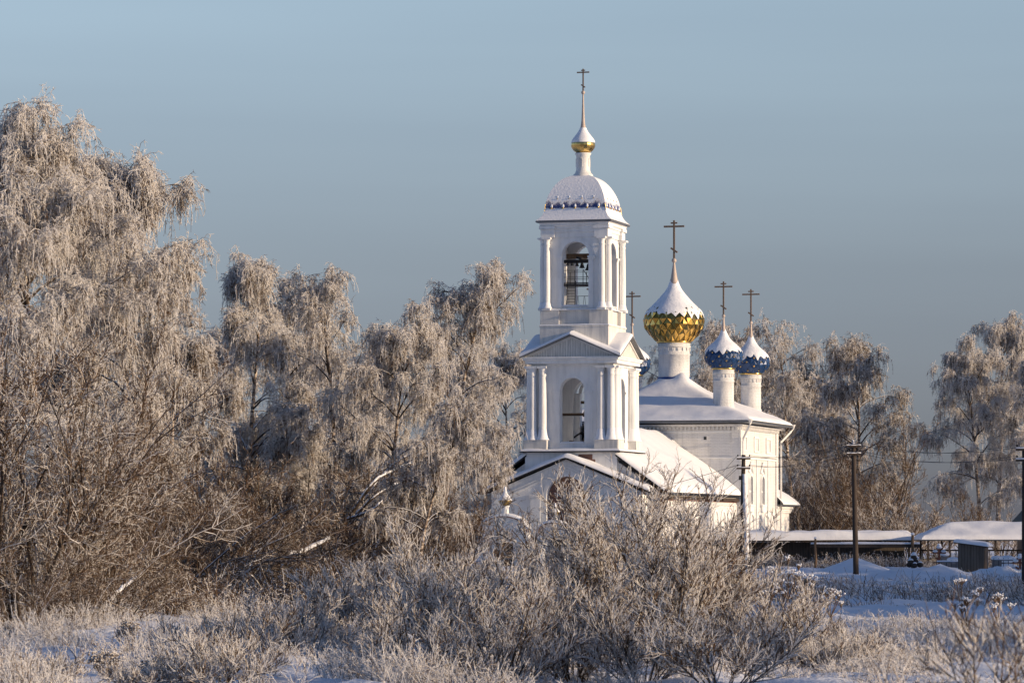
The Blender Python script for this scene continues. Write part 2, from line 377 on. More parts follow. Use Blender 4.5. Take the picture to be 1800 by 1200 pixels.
# ---- lower body of the tower, ledge, paired columns, gables
tw = MB(); tw.sq([(3.3, 3.5), (3.3, 8.35)]); base = P(tw, 'tower_base', PLASTER)
br = MB(); br.box(.55, 1.55, -3.318, -3.2, 7.78, 8.2); br.box(.8, 1.75, -3.325, -3.2, 7.6, 7.85); br.build('bare_brick_patch', BRICK, base)
m = MB(); m.sq([(3.62, 8.353), (3.62, 8.43)]); m.build('ledge_flashing', IRON, base)
m = MB()
snowgrid(m, lambda u, v: 8.432 + 0 * u, -3.6, 3.6, -3.6, 3.6, 40, 40, .17, .3, amp=.06, seed=3); m.build('ledge_snow', SNOW, base)
lt = MB()
for k in range(4): lt.archwall(sidemap(2.8, k), -2.8, 2.8, 8.4, 14.5, -.05, 1.32 if k == 2 else .9, 9.0, 12.4 if k == 2 else 12.64, .75)
lt.box(-2.0, 2.0, -2.0, 2.0, 8.6, 8.95); lt.box(-2.05, 2.05, -2.05, 2.05, 14.3, 14.5)
tier = P(lt, 'lower_tier', PLASTER)
for k in range(4):
    im = MB(); R = sidemat(k)
    for s in (-1, 1):
        x0, x1 = sorted((-.05 + s * .86, -.05 + s * 1.5)); im.box(x0, x1, -2.86, -2.3, 12.4, 12.5, 0, R); im.box(x0, x1, -2.9, -2.28, 12.503, 12.64, 0, R); im.box(x0 + .03, x1 - .03, -2.83, -2.3, 9.0, 12.397, 0, R)
    im.archband(sidemap(2.83, k), -.05, .9, 12.65, 12.65, .22, 0, .05, legs=False)
    im.build('arch_surround', PLASTER, tier)
    sl = MB(); sl.box(-.93, .83, -2.795, -2.08, 8.62, 8.98, 0, R); sl.build('sill', SHEET, tier)
    ss = MB(); ss.add([], []); 
    snowgrid(ss, lambda u, v: 8.985 + 0 * u, -.93, .83, -2.85, -2.1, 10, 6, .12, .2, seed=k); o = ss.build('sill_snow', SNOW, tier); o.matrix_local = R
for k in range(4):
    R = sidemat(k)
    for s in (-1, 1):
        pm = MB(); x0, x1 = sorted((s * 1.72, s * 3.37)); pm.box(x0, x1, -3.42, -2.75, 8.5, 9.22, 0, R); pm.build('pedestal', STAINED, tier)
    for x in (-2.82, -2.1, 2.1, 2.82):
        c = MB(); q = R @ Vector((x, -3.06, 0))
        c.lathe([(.34, 9.2), (.34, 9.33), (.29, 9.42), (.27, 9.5), (.275, 10.5), (.265, 12), (.235, 13.6), (.24, 13.7), (.28, 13.74), (.24, 13.8), (.24, 14.0), (.30, 14.12), (.31, 14.2)], 20, (q.x, q.y))
        c.box(-.34, .34, -.34, .34, 14.2, 14.36, 0, Matrix.Translation((q.x, q.y, 0)) @ R)
        col = c.build('column', PLASTER, tier)
        if k < 2 or True:
            sc = MB(); snowcone(sc, q.x, q.y, 9.22, .27, .50, .75 + .15 * math.sin(x * 9 + k)); sc.build('snow_drift', SNOW, col)
ent = MB(); ent.sq([(2.95, 14.362), (2.95, 14.5), (3.3, 14.52), (3.3, 14.72), (3.42, 14.78), (3.42, 14.87), (3.5, 14.9), (3.5, 14.99)]); P(ent, 'lower_cornice', PLASTER)
# cross gables
za, ze, hh = 16.55, 15.0, 3.62
gr = MB(); gs = MB(); gt = MB(); gtr = MB()
for k in range(4):
    R = sidemat(k)
    C, F, E1, E2 = Vector((0, 0, za)), Vector((0, -hh, za)), Vector((hh, -hh, ze)), Vector((-hh, -hh, ze))
    D = Vector((0, 0, -.09))
    gr.add([R @ p for p in (C, F, E1, E2, C + D, F + D, E1 + D, E2 + D)], [(0, 1, 2), (0, 3, 1), (1, 5, 6, 2), (3, 7, 5, 1), (4, 6, 5), (4, 5, 7)])
    # snow: subdivided strips with rounded verge
    for s in (1, -1):
        E = Vector((s * hh, -hh, ze)); n = 14; rows = []
        for i in range(n + 1):
            f = i / n
            a = F + (E - F) * f; b = C + (E - C) * f           # along the verge, along the valley
            row = []
            for off, h in ((0, .0), (.012, .09), (.05, .17), (.14, .235), (.3, .27), (1, .27)):
                p = a + (b - a) * off if off < 1 else b.copy()
                hz = h * (1 if f < .93 else .75) + .02 * math.sin(7 * f + k * 2 + off * 4)
                row.append(R @ (p + Vector((0, 0, hz if off else .004))))
            rows.append(row)
        vs = [p for r in rows for p in r]; w = 6
        gs.add(vs, [(i * w + j, (i + 1) * w + j, (i + 1) * w + j + 1, i * w + j + 1) for i in range(n) for j in range(w - 1)], 0, True)
    gt.add([R @ Vector(p) for p in ((-3.25, -3.2, 15.0), (3.25, -3.2, 15.0), (0, -3.2, 16.38))], [(0, 1, 2)])
    for s in (1, -1):
        A, B = Vector((0, -3.3, za - .12)), Vector((s * 3.42, -3.3, ze - .0))
        dn = Vector((0, 0, -.16)); dy = Vector((0, .14, 0))
        gtr.add([R @ p for p in (A, B, B + dn, A + dn, A + dy, B + dy, B + dn + dy, A + dn + dy)], [(0, 1, 2, 3), (3, 2, 6, 7), (0, 4, 5, 1)])
gro = fixn(P(gr, 'gable_roof', SHEET)); gs.build('roof_snow', SNOW, gro)
gto = P(gt, 'tympanum', PLANK); fixn(gtr.build('raking_trim', PAINTW, gto))
at = MB(); at.sq([(2.47, 14.95), (2.47, 17.12), (2.52, 17.14), (2.52, 17.22)]); att = P(at, 'tower_attic', STAINED)
m = MB(); snowgrid(m, lambda u, v: 17.222 + 0 * u, -2.5, 2.5, -2.5, 2.5, 24, 24, .08, .12, amp=.03, seed=9); m.build('ledge_snow', SNOW, att)
pd = MB()
for k in range(4):
    R = sidemat(k)
    for s in (-1, 1):
        x0, x1 = sorted((s * 1.1, s * 2.44)); pd.box(x0, x1, -2.45 - .003 * k, -1.9, 17.2, 18.28, 0, R)
pd.sq([(2.2, 17.2), (2.2, 18.38)]); pdo = P(pd, 'belfry_pedestals', STAINED)
m = MB(); snowgrid(m, lambda u, v: 18.284 + 0 * u, -2.44, 2.44, -2.44, 2.44, 24, 24, .1, .2, amp=.05, seed=12); m.build('pedestal_snow', SNOW, pdo)
# ---- open belfry
bf = MB()
for k in range(4): bf.archwall(sidemap(2.12, k), -2.12, 2.12, 18.3, 23.5, 0, 1.0, 18.55, 22.05, .62)
bf.sq([(1.55, 18.36), (1.55, 18.5)]); bf.sq([(1.6, 23.35), (1.6, 23.48)])
bel = P(bf, 'belfry', PLASTER)
for k in range(4):
    R = sidemat(k); im = MB()
    for s in (-1, 1):
        x0, x1 = sorted((s * .97, s * 1.33)); im.box(x0, x1, -2.2, -1.6, 18.42, 21.8, 0, R); im.box(*sorted((s * .94, s * 1.40)), -2.25, -1.58, 21.803, 21.93, 0, R); im.box(*sorted((s * .92, s * 1.45)), -2.29, -1.56, 21.933, 22.06, 0, R)
        im.box(*sorted((s * 1.33, s * 1.72)), -2.14, -2.05, 21.85, 21.95, 0, R)
    im.archband(sidemap(2.16, k), 0, 1.0, 22.06, 22.06, .3, 0, .06, legs=False)
    im.build('arch_surround', PLASTER, bel)
    sm = MB(); snowgrid(sm, lambda u, v: 18.56 + 0 * u, -1.0, 1.0, -2.2, -1.62, 12, 6, .1, .2, seed=20 + k); o = sm.build('sill_snow', SNOW, bel); o.matrix_local = R
    for x in (-1.98, 1.98):
        q = R @ Vector((x, -2.36, 0)); c = MB()
        c.box(-.3, .3, -.3, .3, 18.28, 18.42, 0, Matrix.Translation((q.x, q.y, 0)) @ R)
        c.lathe([(.28, 18.42), (.30, 18.5), (.27, 18.62), (.22, 18.72), (.225, 20), (.21, 22), (.19, 22.75), (.20, 22.8), (.235, 22.84), (.19, 22.9), (.19, 23.05), (.25, 23.2), (.27, 23.24)], 18, (q.x, q.y))
        c.box(-.33, .33, -.33, .33, 23.24, 23.36, 0, Matrix.Translation((q.x, q.y, 0)) @ R)
        col = c.build('column', PLASTER, bel)
        sc = MB(); snowcone(sc, q.x, q.y, 18.42, .22, .40, .42); sc.build('snow_drift', SNOW, col)
cn = MB(); cn.sq([(2.2, 23.362), (2.2, 23.7), (2.28, 23.72), (2.28, 23.95), (2.36, 23.98), (2.36, 24.1), (2.48, 24.18), (2.5, 24.32), (2.58, 24.38)])
for k in range(4):
    R = sidemat(k)
    for s in (-1, 1):
        x0, x1 = sorted((s * 1.45, s * 2.41)); cn.box(x0, x1, -2.43, -2.0, 23.363, 23.94, 0, R); cn.box(*sorted((s * 1.40, s * 2.5)), -2.53, -2.0, 23.943, 24.16, 0, R)
P(cn, 'belfry_cornice', PLASTER)
ev = MB(); ev.sq([(2.66, 24.385), (2.72, 24.42), (2.72, 24.5), (2.6, 24.52)]); eave = P(ev, 'dome_eave', SHEET)
dp = smooth_prof([(2.72, 24.53), (2.53, 24.7), (2.36, 24.9), (2.25, 25.13), (2.19, 25.35), (2.14, 25.8), (2.02, 26.25), (1.80, 26.75), (1.47, 27.25), (1.05, 27.62), (.5, 27.85)], 54)
dm = MB(); N = 24; vs = []
for h, z in dp:                      # square plan, slightly soft at the hips
    for k in range(4):
        for j in range(N):
            t = -1 + 2 * j / N; q = sidemat(k) @ Vector((t * h, -h, z)); vs.append(q)
n = 4 * N
for k in range(4):
    R = sidemat(k); pv = [R @ Vector(((-1 + 2 * j / N) * h, -h, z)) for h, z in dp for j in range(N + 1)]
    dm.add(pv, [(i * (N + 1) + j, i * (N + 1) + j + 1, (i + 1) * (N + 1) + j + 1, (i + 1) * (N + 1) + j) for i in range(len(dp) - 1) for j in range(N)], 0, True)
dm.add(vs[-n:], [tuple(range(n))], 0)
dome = P(dm, 'tower_dome', DOMESNOW)
for k in range(4):
    hp = MB(); hp.tube([sidemat(k) @ Vector((h + .005, -h - .005, z)) for h, z in dp if 25.2 < z < 25.8], .026, 6); hp.build('gilt_hip_strip', GOLDP, dome)
for k in range(4):
    R = sidemat(k)
    for row, (z, xs) in enumerate(((25.42, (-1.7, -.87, 0, .87, 1.7)), (26.08, (-1.3, -.45, .45, 1.3)))):
        h = min(dp, key=lambda p: abs(p[1] - z))[0]
        for x in xs:
            q = R @ Vector((x, -h - .02, z)); bs = MB(); bs.ball(q, .075 if row == 0 else .04, 8)
            q2 = R @ Vector((x, -h + .07, z + .11)); bs.ball(q2, .115 if row == 0 else .06, 8, 1, 1.7); bs.build('gilt_boss', [GOLDP, SNOW], dome)
dr = MB(); dr.lathe([(.72, 27.78), (.68, 27.92), (.58, 28.0), (.53, 28.12), (.50, 28.2), (.48, 29.2), (.50, 29.22), (.50, 29.27), (.56, 29.34), (.58, 29.42), (.5, 29.43)], 28)
lant = P(dr, 'dome_drum', PAINTW)
for k in range(4):
    w = MB(); a = -math.pi / 2 - .12 + k * math.pi / 2
    fm = lambda u, d, z, a=a: Vector(((.50 - d) * math.cos(a + u / .5), (.50 - d) * math.sin(a + u / .5), z))
    w.archband(fm, 0, .10, 28.45, 28.95, .03, -.02, .03, 8); w.build('niche_frame', PAINTW, lant)
    w = MB(); w.add([fm(x, -.004, z) for x, z in ((-.098, 28.45), (.098, 28.45), (.098, 28.95), (.05, 29.03), (-.05, 29.03), (-.098, 28.95))], [tuple(range(6))]); w.build('niche_panel', STAINED, lant)
sp = smooth_prof([(.44, 29.44), (.66, 29.58), (.82, 29.82), (.85, 30.05), (.76, 30.34), (.56, 30.62), (.36, 30.88), (.2, 31.2), (.12, 31.7), (.085, 32.5), (.05, 33.6)], 60)
om = MB(); om.lathe([p for p in sp if p[1] < 30.3], 20, (0, 0), 0, False); tod = P(om, 'gold_onion_dome', GOLDP)
om = MB(); om.lathe([(r + .03 * min(1, (z - 30.1) * 6), z) for r, z in sp if 30.1 < z < 31.25], 28, (0, 0), 0, True, False); om.build('snow_cap', SNOW, tod)
om = MB(); om.lathe([(r + .002, z) for r, z in sp if z > 31.1], 14); om.ball((0, 0, 33.68), .14, 14); om.build('spire', COPPER, tod)
cross('cross', 0, 0, 33.8, 35.35, .9, tod, .045)
# ---- inside the belfry: ringing platform and ladder
pf = MB()
for y in (-.9, .95): pf.box(-1.5, 1.5, y - .05, y + .05, 20.2, 20.28)
pf.box(-1.45, 1.45, -1.0, 1.0, 20.1, 20.17)
for x, y in ((-1.2, -.95), (-.35, -.95), (.25, -.95), (1.2, -.95), (-1.2, .95), (0, .95), (1.2, .95)): pf.box(x - .02, x + .02, y - .02, y + .02, 20.17, 21.15)
for z in (20.65, 21.12):
    pf.box(-1.45, 1.45, -.97, -.93, z, z + .03); pf.box(-1.45, 1.45, .93, .97, z, z + .03)
pf.tube([(.25, -.95, 21.2), (.9, -.95, 20.2)], .025, 6)
pfo = P(pf, 'ringing_platform', IRON)
ld = MB()
for x in (-.9, -.3): ld.tube([(x, -1.15, 18.5), (x + .02, -.98, 20.4)], .03, 6)
for i in range(8): ld.box(-.9, -.3, -1.15 + i * .02, -1.12 + i * .02, 18.7 + i * .2, 18.73 + i * .2)
ld.build('ladder', IRON, pfo)
rl = MB()
for k in (1, 2):
    R = sidemat(k)
    for i in range(9): rl.tube([R @ Vector((-.95 + i * .24, -1.75, 18.58)), R @ Vector((-.95 + i * .24 + (.1 if i % 2 else -.1), -1.75, 19.5))], .014, 5)
    for z in (18.75, 19.5): rl.tube([R @ Vector((-1, -1.75, z)), R @ Vector((1, -1.75, z))], .018, 5)
rl.build('railing', IRON, bel)
bm_ = MB(); bm_.box(-1.55, 1.55, -.75, -.6, 21.75, 21.9); bm_.box(-1.55, 1.55, .5, .65, 21.75, 21.9); bm_.box(-.08, .08, -1.55, 1.55, 21.903, 22.05); bm_.build('bell_beam', IRON, bel)
bm_ = MB(); bm_.box(-1.56, 1.56, 1.0, 1.25, 22.1, 22.45); bm_.build('timber_beam', WOOD, bel)
st = MB()
for a, b, w in (((-.3, 1.2, 11.0), (1.2, .4, 13.2), .14), ((.0, -.6, 11.9), (1.9, -.6, 11.9), .1), ((-1.9, .7, 11.1), (1.9, .7, 11.1), .1), ((.45, 1.2, 10.9), (1.5, .6, 13.0), .1)):
    st.tube([a, b], w, 4)
st.build('stair_beams', DWOOD, tier)
bb = MB(); bb.box(-.5, -.25, -1.9, -1.65, 8.95, 9.2); bb.tube([(.3, -1.8, 9.0), (.9, -1.7, 9.6)], .09, 4); bb.build('loose_timber', WOOD, tier)
# bells: things of their own, hung from the beams
def bell_mb(r, h):
    b = MB(); b.lathe([(r * 1.0, 0), (r * .96, h * .08), (r * .74, h * .3), (r * .6, h * .6), (r * .55, h * .8), (r * .38, h * .93), (r * .1, h)], 20); b.lathe([(r * .1, h), (r * .12, h * 1.1), (.02, h * 1.22)], 8); b.ball((0, 0, 0), r * .2, 8); b.tube([(0, 0, 0), (0, 0, h * .8)], .015, 5); return b
CM = Matrix.Translation((CX, CY, 0)) @ Matrix.Rotation(-TH, 4, 'Z')
for lab, x, y, r, h, top in (('largest dark bell hanging at the right of the front belfry arch', .62, -.67, .30, .5, 21.74), ('middle-sized dark bell hanging beside the largest one in the belfry', .1, -.67, .2, .36, 21.74),
        ('small dark bell third from the largest bell on the belfry beam', -.25, -.67, .14, .24, 21.74), ('small dark bell next to last towards the ladder side on the belfry beam', -.62, -.67, .12, .2, 21.74),
        ('smallest dark bell at the ladder end of the belfry beam', -.95, -.67, .10, .17, 21.74), ('big bronze bell showing in the sunlit side arch of the belfry', 1.45, -.25, .3, .5, 21.55)):
    o = bell_mb(r, h).build('bell', CROSS if 'bronze' in lab else IRON); o.location = CM @ Vector((x, y, top - h * 1.2)); tag(o, lab, 'bell', 'bells hanging in the belfry')

# ---- refectory with its long roof, and the west porch
def rz(u): 
    a = np.abs(u); return 10.15 - .72 * np.maximum(0, np.sqrt((a - .3) ** 2 * (a > .3) + .05) - .2) 
rf = MB(); hw = 6.4
rf.box(hw - .7, hw, -3, 20.5, 0, 5.45); rf.box(-hw, -hw + .7, -3, 20.5, 0, 5.45)
wl = [(-hw, 0), (hw, 0), (hw, 5.45), (0, 10.0), (-hw, 5.45)]
wl = [(-hw, 0), (hw, 0), (hw, 5.45), (3.2, 7.75), (-3.2, 7.75), (-hw, 5.45)]
rf.add([(u, -3.0, z) for u, z in wl] + [(u, -2.4, z) for u, z in wl], [(0, 1, 2, 3, 4, 5), (11, 10, 9, 8, 7, 6)])
ref = P(rf, 'refectory', BRICKW)
rr = MB()
for s in (1, -1):
    for us, v0 in (([3.2, 5, 6.85], -3.35), ([0, .4, 1, 3.2], 2.2)):
        for i in range(len(us) - 1):
            a, b = us[i] * s, us[i + 1] * s; za_, zb_ = float(rz(np.array(a))), float(rz(np.array(b)))
            v = [(a, v0, za_), (b, v0, zb_), (b, 20.53, zb_), (a, 20.53, za_), (a, v0, za_ - .12), (b, v0, zb_ - .12), (b, 20.53, zb_ - .12), (a, 20.53, za_ - .12)]
            rr.add(v, [(0, 1, 2, 3), (7, 6, 5, 4), (0, 4, 5, 1)] + ([(1, 5, 6, 2)] if us[i + 1] == 6.85 else []))
rro = P(rr, 'refectory_roof', IRON)
m = MB()
snowgrid(m, lambda u, v: rz(u) + .005, 3.2, 6.85, -3.35, 20.53, 30, 60, .36, .5, edges=(0, 1, 1, 0), amp=.05, seed=2); snowgrid(m, lambda u, v: rz(u) + .005, -6.85, -3.2, -3.35, 20.53, 30, 60, .36, .5, edges=(1, 0, 1, 0), amp=.05, seed=2)
snowgrid(m, lambda u, v: rz(u) + .005, -3.2, 3.2, 2.2, 20.53, 40, 50, .36, .5, edges=(0, 0, 0, 0), amp=.05, seed=2); m.build('roof_snow', SNOW, rro)
fa = MB()
for i in range(12):
    v0 = -2.9 + i * 1.95; d = rnd.uniform(-.06, .06)
    fa.box(6.42, 6.72 + d, v0, v0 + 1.9, 5.16 + rnd.uniform(-.07, .03), 5.2 + .05 + rnd.uniform(0, .08))
fa.box(6.405, 6.6, -2.98, 20.4, 5.27, 5.34); fa.build('eave_boards', DWOOD, ref)
fa = MB(); fa.box(6.402, 6.47, -2.9, 20.4, 5.02, 5.13); fa.build('brick_course', BRICK, ref)
sdm = lambda u, w, z: Vector((6.4 - w, u, z))          # refectory south wall: u is along the axis
for v in (11.2, 13.6, 16.0, 18.2):
    k = MB(); k.archband(sdm, v, .62, 2.9, 3.7, .22, -.10, .02); k.archband(sdm, v, .36, 1.6, 2.4, .14, -.07, .02); k.build('window_surround', PLASTER, ref)
    k = MB(); k.add([sdm(v - .36, -.012, 1.6), sdm(v + .36, -.012, 1.6), sdm(v + .36, -.012, 2.4), sdm(v + .2, -.012, 2.7), sdm(v - .2, -.012, 2.7), sdm(v - .36, -.012, 2.4)], [tuple(range(6))]); k.build('window_pane', GLASS, ref)
k = MB(); k.box(6.405, 6.5, -2.95, 20.35, 4.78, 4.9); k.box(6.405, 6.47, 19.4, 20.4, 0, 4.77); k.build('string_course', BRICKW, ref)
# porch
def pz(u): return 7.95 - .40 * np.maximum(0, np.sqrt(u * u + .03) - .15)
pc = MB()
fmP = lambda u, w, z: Vector((u, -4.5 + w, z))
pc.archwall(fmP, -5.4, 5.4, 0, 5.55, .0, 1.4, .3, 5.25, .5)            # lower part
ptop = [(-5.4, 5.553), (5.4, 5.553), (0, 7.8)]
# gable above the spring of the arch, cut by the arch
n = 14
for i in range(n):
    a, b = math.pi * i / n, math.pi * (i + 1) / n
    A, B = (-1.4 * math.cos(a), 5.25 + 1.4 * math.sin(a)), (-1.4 * math.cos(b), 5.25 + 1.4 * math.sin(b))
pc = MB()
def gz_(u): return 7.83 - .415 * abs(u)
for a, b in ((-5.4, -1.4), (1.4, 5.4)):
    pc.add([fmP(a, 0, 0), fmP(b, 0, 0), fmP(b, 0, gz_(b)), fmP(a, 0, gz_(a))], [(0, 1, 2, 3)])
for i in range(n):
    a, b = math.pi * i / n, math.pi * (i + 1) / n
    A, B = (-1.4 * math.cos(a), 5.25 + 1.4 * math.sin(a)), (-1.4 * math.cos(b), 5.25 + 1.4 * math.sin(b))
    pc.add([fmP(A[0], 0, A[1]), fmP(B[0], 0, B[1]), fmP(B[0], 0, gz_(B[0])), fmP(A[0], 0, gz_(A[0])), fmP(A[0], .45, A[1]), fmP(B[0], .45, B[1])], [(0, 1, 2, 3), (0, 4, 5, 1)])
for s in (-1, 1): pc.add([fmP(s * 1.4, 0, 0), fmP(s * 1.4, .45, 0), fmP(s * 1.4, .45, 5.25), fmP(s * 1.4, 0, 5.25)], [(0, 1, 2, 3)])
for s in (-1, 1): pc.add([fmP(s * 5.4, 0, 0), fmP(s * 5.4, 1.6, 0), fmP(s * 5.4, 1.6, gz_(5.4)), fmP(s * 5.4, 0, gz_(5.4))], [(0, 1, 2, 3)])
pch = P(pc, 'porch', PLASTER)
k = MB(); k.box(-1.5, 1.5, -4.1, -3.9, 2.9, 6.9); k.build('brick_infill', BRICK, pch)
k = MB(); k.box(-1.45, 1.45, -4.12, -4.0, 0, 2.88); k.build('porch_door', DWOOD, pch)
k = MB(); k.archband(fmP, 0, 1.42, .2, 5.25, .25, -.07, .02)
for s in (-1, 1):
    for j, (o0, o1) in enumerate(((.42, .34), (.62, .56))):
        A, B = Vector((0, -4.57, 7.75 - o0)), Vector((s * 5.3, -4.57, 7.75 - o0 - 5.3 * .415)); d = Vector((0, 0, -.09)); dy = Vector((0, .09, 0))
        k.add([A, B, B + d, A + d, A + dy, B + dy, B + d + dy, A + d + dy], [(0, 1, 2, 3), (3, 2, 6, 7), (0, 4, 5, 1)])
for u in (-4.8, -2.2, 2.2, 4.8): k.box(u - .35, u + .35, -4.62, -4.48, 0, 5.2); k.box(u - .42, u + .42, -4.68, -4.48, 5.203, 5.4)
k.build('porch_mouldings', PLASTER, pch)
rr = MB()
for s in (1, -1):
    us = [0, .5, 1.5, 3.5, 6.0]
    for i in range(4):
        a, b = us[i] * s, us[i + 1] * s; z0_, z1_ = float(pz(np.array(a))), float(pz(np.array(b)))
        rr.add([(a, -4.85, z0_), (b, -4.85, z1_), (b, -2.9, z1_), (a, -2.9, z0_), (a, -4.85, z0_ - .1), (b, -4.85, z1_ - .1), (b, -2.9, z1_ - .1), (a, -2.9, z0_ - .1)], [(0, 1, 2, 3), (7, 6, 5, 4), (0, 4, 5, 1)] + ([(1, 5, 6, 2)] if i == 3 else []))
rro = P(rr, 'porch_roof', IRON)
m = MB(); snowgrid(m, lambda u, v: pz(u) + .005, -6.0, 6.0, -4.85, -2.9, 60, 16, .3, .35, edges=(1, 1, 1, 0), amp=.05, seed=4); m.build('roof_snow', SNOW, rro)

# ---- the nave
V0 = 27.2; NH = 6.65
nv = MB()
south = lambda u, w, z: Vector((NH - w, V0 + u, z)); north = lambda u, w, z: Vector((-NH + w, V0 - u, z)); west = lambda u, w, z: Vector((u, V0 - NH + w, z)); east = lambda u, w, z: Vector((-u, V0 + NH - w, z))
for mp in (south, north):
    for a, b, c in ((-6.65, -.8, -2.9), (-.8, 3.4, 1.3)): nv.archwall(mp, a, b, 0, 10.75, c, .42, 5.0, 6.65, .5)
    nv.add([mp(3.4, 0, 0), mp(6.65, 0, 0), mp(6.65, 0, 10.75), mp(3.4, 0, 10.75)], [(0, 1, 2, 3)])
for mp in (west, east): nv.add([mp(-NH, 0, 0), mp(NH, 0, 0), mp(NH, 0, 10.75), mp(-NH, 0, 10.75)], [(0, 1, 2, 3)])
nav = P(nv, 'nave', BRICKW)
for c in (-2.9, 1.3):
    w = MB(); w.box(NH - .42, NH - .36, V0 + c - .43, V0 + c + .43, 4.98, 7.1); w.build('window_pane', GLASS, nav)
    w = MB()
    for z in (5.5, 6.0, 6.5): w.box(NH - .355, NH - .33, V0 + c - .42, V0 + c + .42, z - .02, z + .02)
    w.box(NH - .355, NH - .325, V0 + c - .02, V0 + c + .02, 5, 7.05); w.build('window_bars', SHEET, nav)
    w = MB(); w.archband(south, c, .45, 4.95, 6.65, .16, -.12, .02); w.archband(south, c, .66, 4.95, 6.65, .12, -.07, .02)
    w.box(NH + .003, NH + .22, V0 + c - .8, V0 + c + .8, 4.78, 4.93); w.box(NH + .003, NH + .16, V0 + c - .6, V0 + c + .6, 4.35, 4.777)
    for s in (-1, 1): w.ball((NH + .06, V0 + c + s * .56, 5.9), .13, 8)
    # peaked hood
    for s in (-1, 1): w.tube([south(c + s * .75, -.06, 7.35), south(c + s * .3, -.08, 7.75), south(c, -.08, 8.15)], .10, 6)
    w.build('window_surround', PLASTER, nav)
for i, c in enumerate((-5.2, -2.6, 0, 2.6, 5.0)):
    w = MB(); w.archband(south, c, .62, 2.4, 3.55, .2, -.12, .02); w.archband(south, c, .3, 1.6, 2.75, .14, -.09, .02); w.build('niche_surround', PLASTER, nav)
    w = MB(); w.add([south(c - .3, -.012, 1.6), south(c + .3, -.012, 1.6), south(c + .3, -.012, 2.75), south(c + .15, -.012, 2.98), south(c - .15, -.012, 2.98), south(c - .3, -.012, 2.75)], [tuple(range(6))]); w.build('lower_window', GLASS, nav)
w = MB()
for c in (-5.1, -.9, 3.4):
    for s in (-1, 1): w.box(NH + .003, NH + .09, *sorted((V0 + c + s * .66, V0 + c + s * .85)), 9.02, 9.95)
    w.box(NH + .003, NH + .1, V0 + c - .85, V0 + c + .85, 9.953, 10.1); w.box(NH + .003, NH + .1, V0 + c - .85, V0 + c + .85, 8.9, 9.017)
for z0, z1, d in ((8.55, 8.68, .18), (8.35, 8.45, .1), (8.72, 8.8, .08)): w.box(NH + .002, NH + d, V0 - 6.3, V0 + 6.3, z0, z1)
for c in (-4.9, -.8, 3.3): w.box(NH + .002, NH + .1, V0 + c - .14, V0 + c + .14, .2, 8.34)
w.box(-6.3, 6.3, V0 - NH - .09, V0 - NH - .003, 8.35, 8.45); w.box(-6.3, 6.3, V0 - NH - .06, V0 - NH - .003, 10.3, 10.42)
w.build('wall_mouldings', PLASTER, nav)
w = MB(); w.box(3.9, 4.12, V0 - NH - .012, V0 - NH, 9.75, 10.0); w.build('vent_hole', GLASS, nav)
for s in (-1, 1):
    for t in (-1, 1):
        w = MB(); x0, x1 = sorted((s * (NH - .55), s * (NH + .12))); y0, y1 = sorted((V0 + t * (NH - .6), V0 + t * (NH + .12))); w.box(x0, x1, y0, y1, 0, 10.74); w.build('corner_pilaster', BRICKW, nav)
w = MB()                                     # dogtooth cornice under the eaves
for k in range(4):
    R = Matrix.Translation((0, V0, 0)) @ sidemat(k)
    for i in range(44):
        u = -6.7 + i * .305; w.box(u, u + .17, -NH - .22, -NH + .1, 10.52, 10.74, 0, R)
w.sq([(NH + .14, 10.742), (NH + .3, 10.80), (NH + .32, 10.92)], (0, V0)); w.build('cornice', BRICKW, nav)
EH = 7.72
def nz(u, v):
    a = np.abs(u); b = np.abs(v - V0); mx = np.maximum(a, b); mn = np.minimum(a, b)
    mx = mx + .12 * np.exp(-((mx - mn) / .25) ** 2) - .12
    return 11.16 + .425 * (EH - mx) + .62 * np.exp(-((u * u + (v - V0) ** 2) / 3.6)) + .45 * np.exp(-(((u - 1.0) ** 2 + (v - V0 + 1.0) ** 2) / .35))
w = MB(); w.sq([(EH - .06, 11.0), (EH, 11.02), (EH, 11.13), (EH - 1.2, 11.55), (1, 13.7)], (0, V0)); nro = P(w, 'nave_roof', SHEET)
m = MB(); snowgrid(m, lambda u, v: nz(u, v) - .02, -EH, EH, V0 - EH, V0 + EH, 80, 80, .22, .4, amp=.05, seed=6)
# ridge of drifted snow in front of the main drum
m.build('roof_snow', SNOW, nro)
for (a, b) in (((EH + .02, V0 - EH - .02), (NH + .32, V0 - NH - .1)), ((EH + .02, V0 + EH + .02), (NH + .3, V0 + NH + .22))):
    w = MB(); w.tube([(a[0], a[1], 11.2), (a[0], a[1], 10.95), (a[0] - .15, a[1] - .1 * (1 if a[1] > V0 else -1), 10.7), (b[0], b[1], 9.85), (b[0], b[1], 9.6), (b[0], b[1], .6)], .085, 10)
    w.lathe([(.1, 11.0), (.19, 11.25)], 10, a); w.build('downpipe', PAINTW)
    o = bpy.data.objects['downpipe'] if 'downpipe.001' not in bpy.data.objects else bpy.data.objects['downpipe.001']; o.parent = church
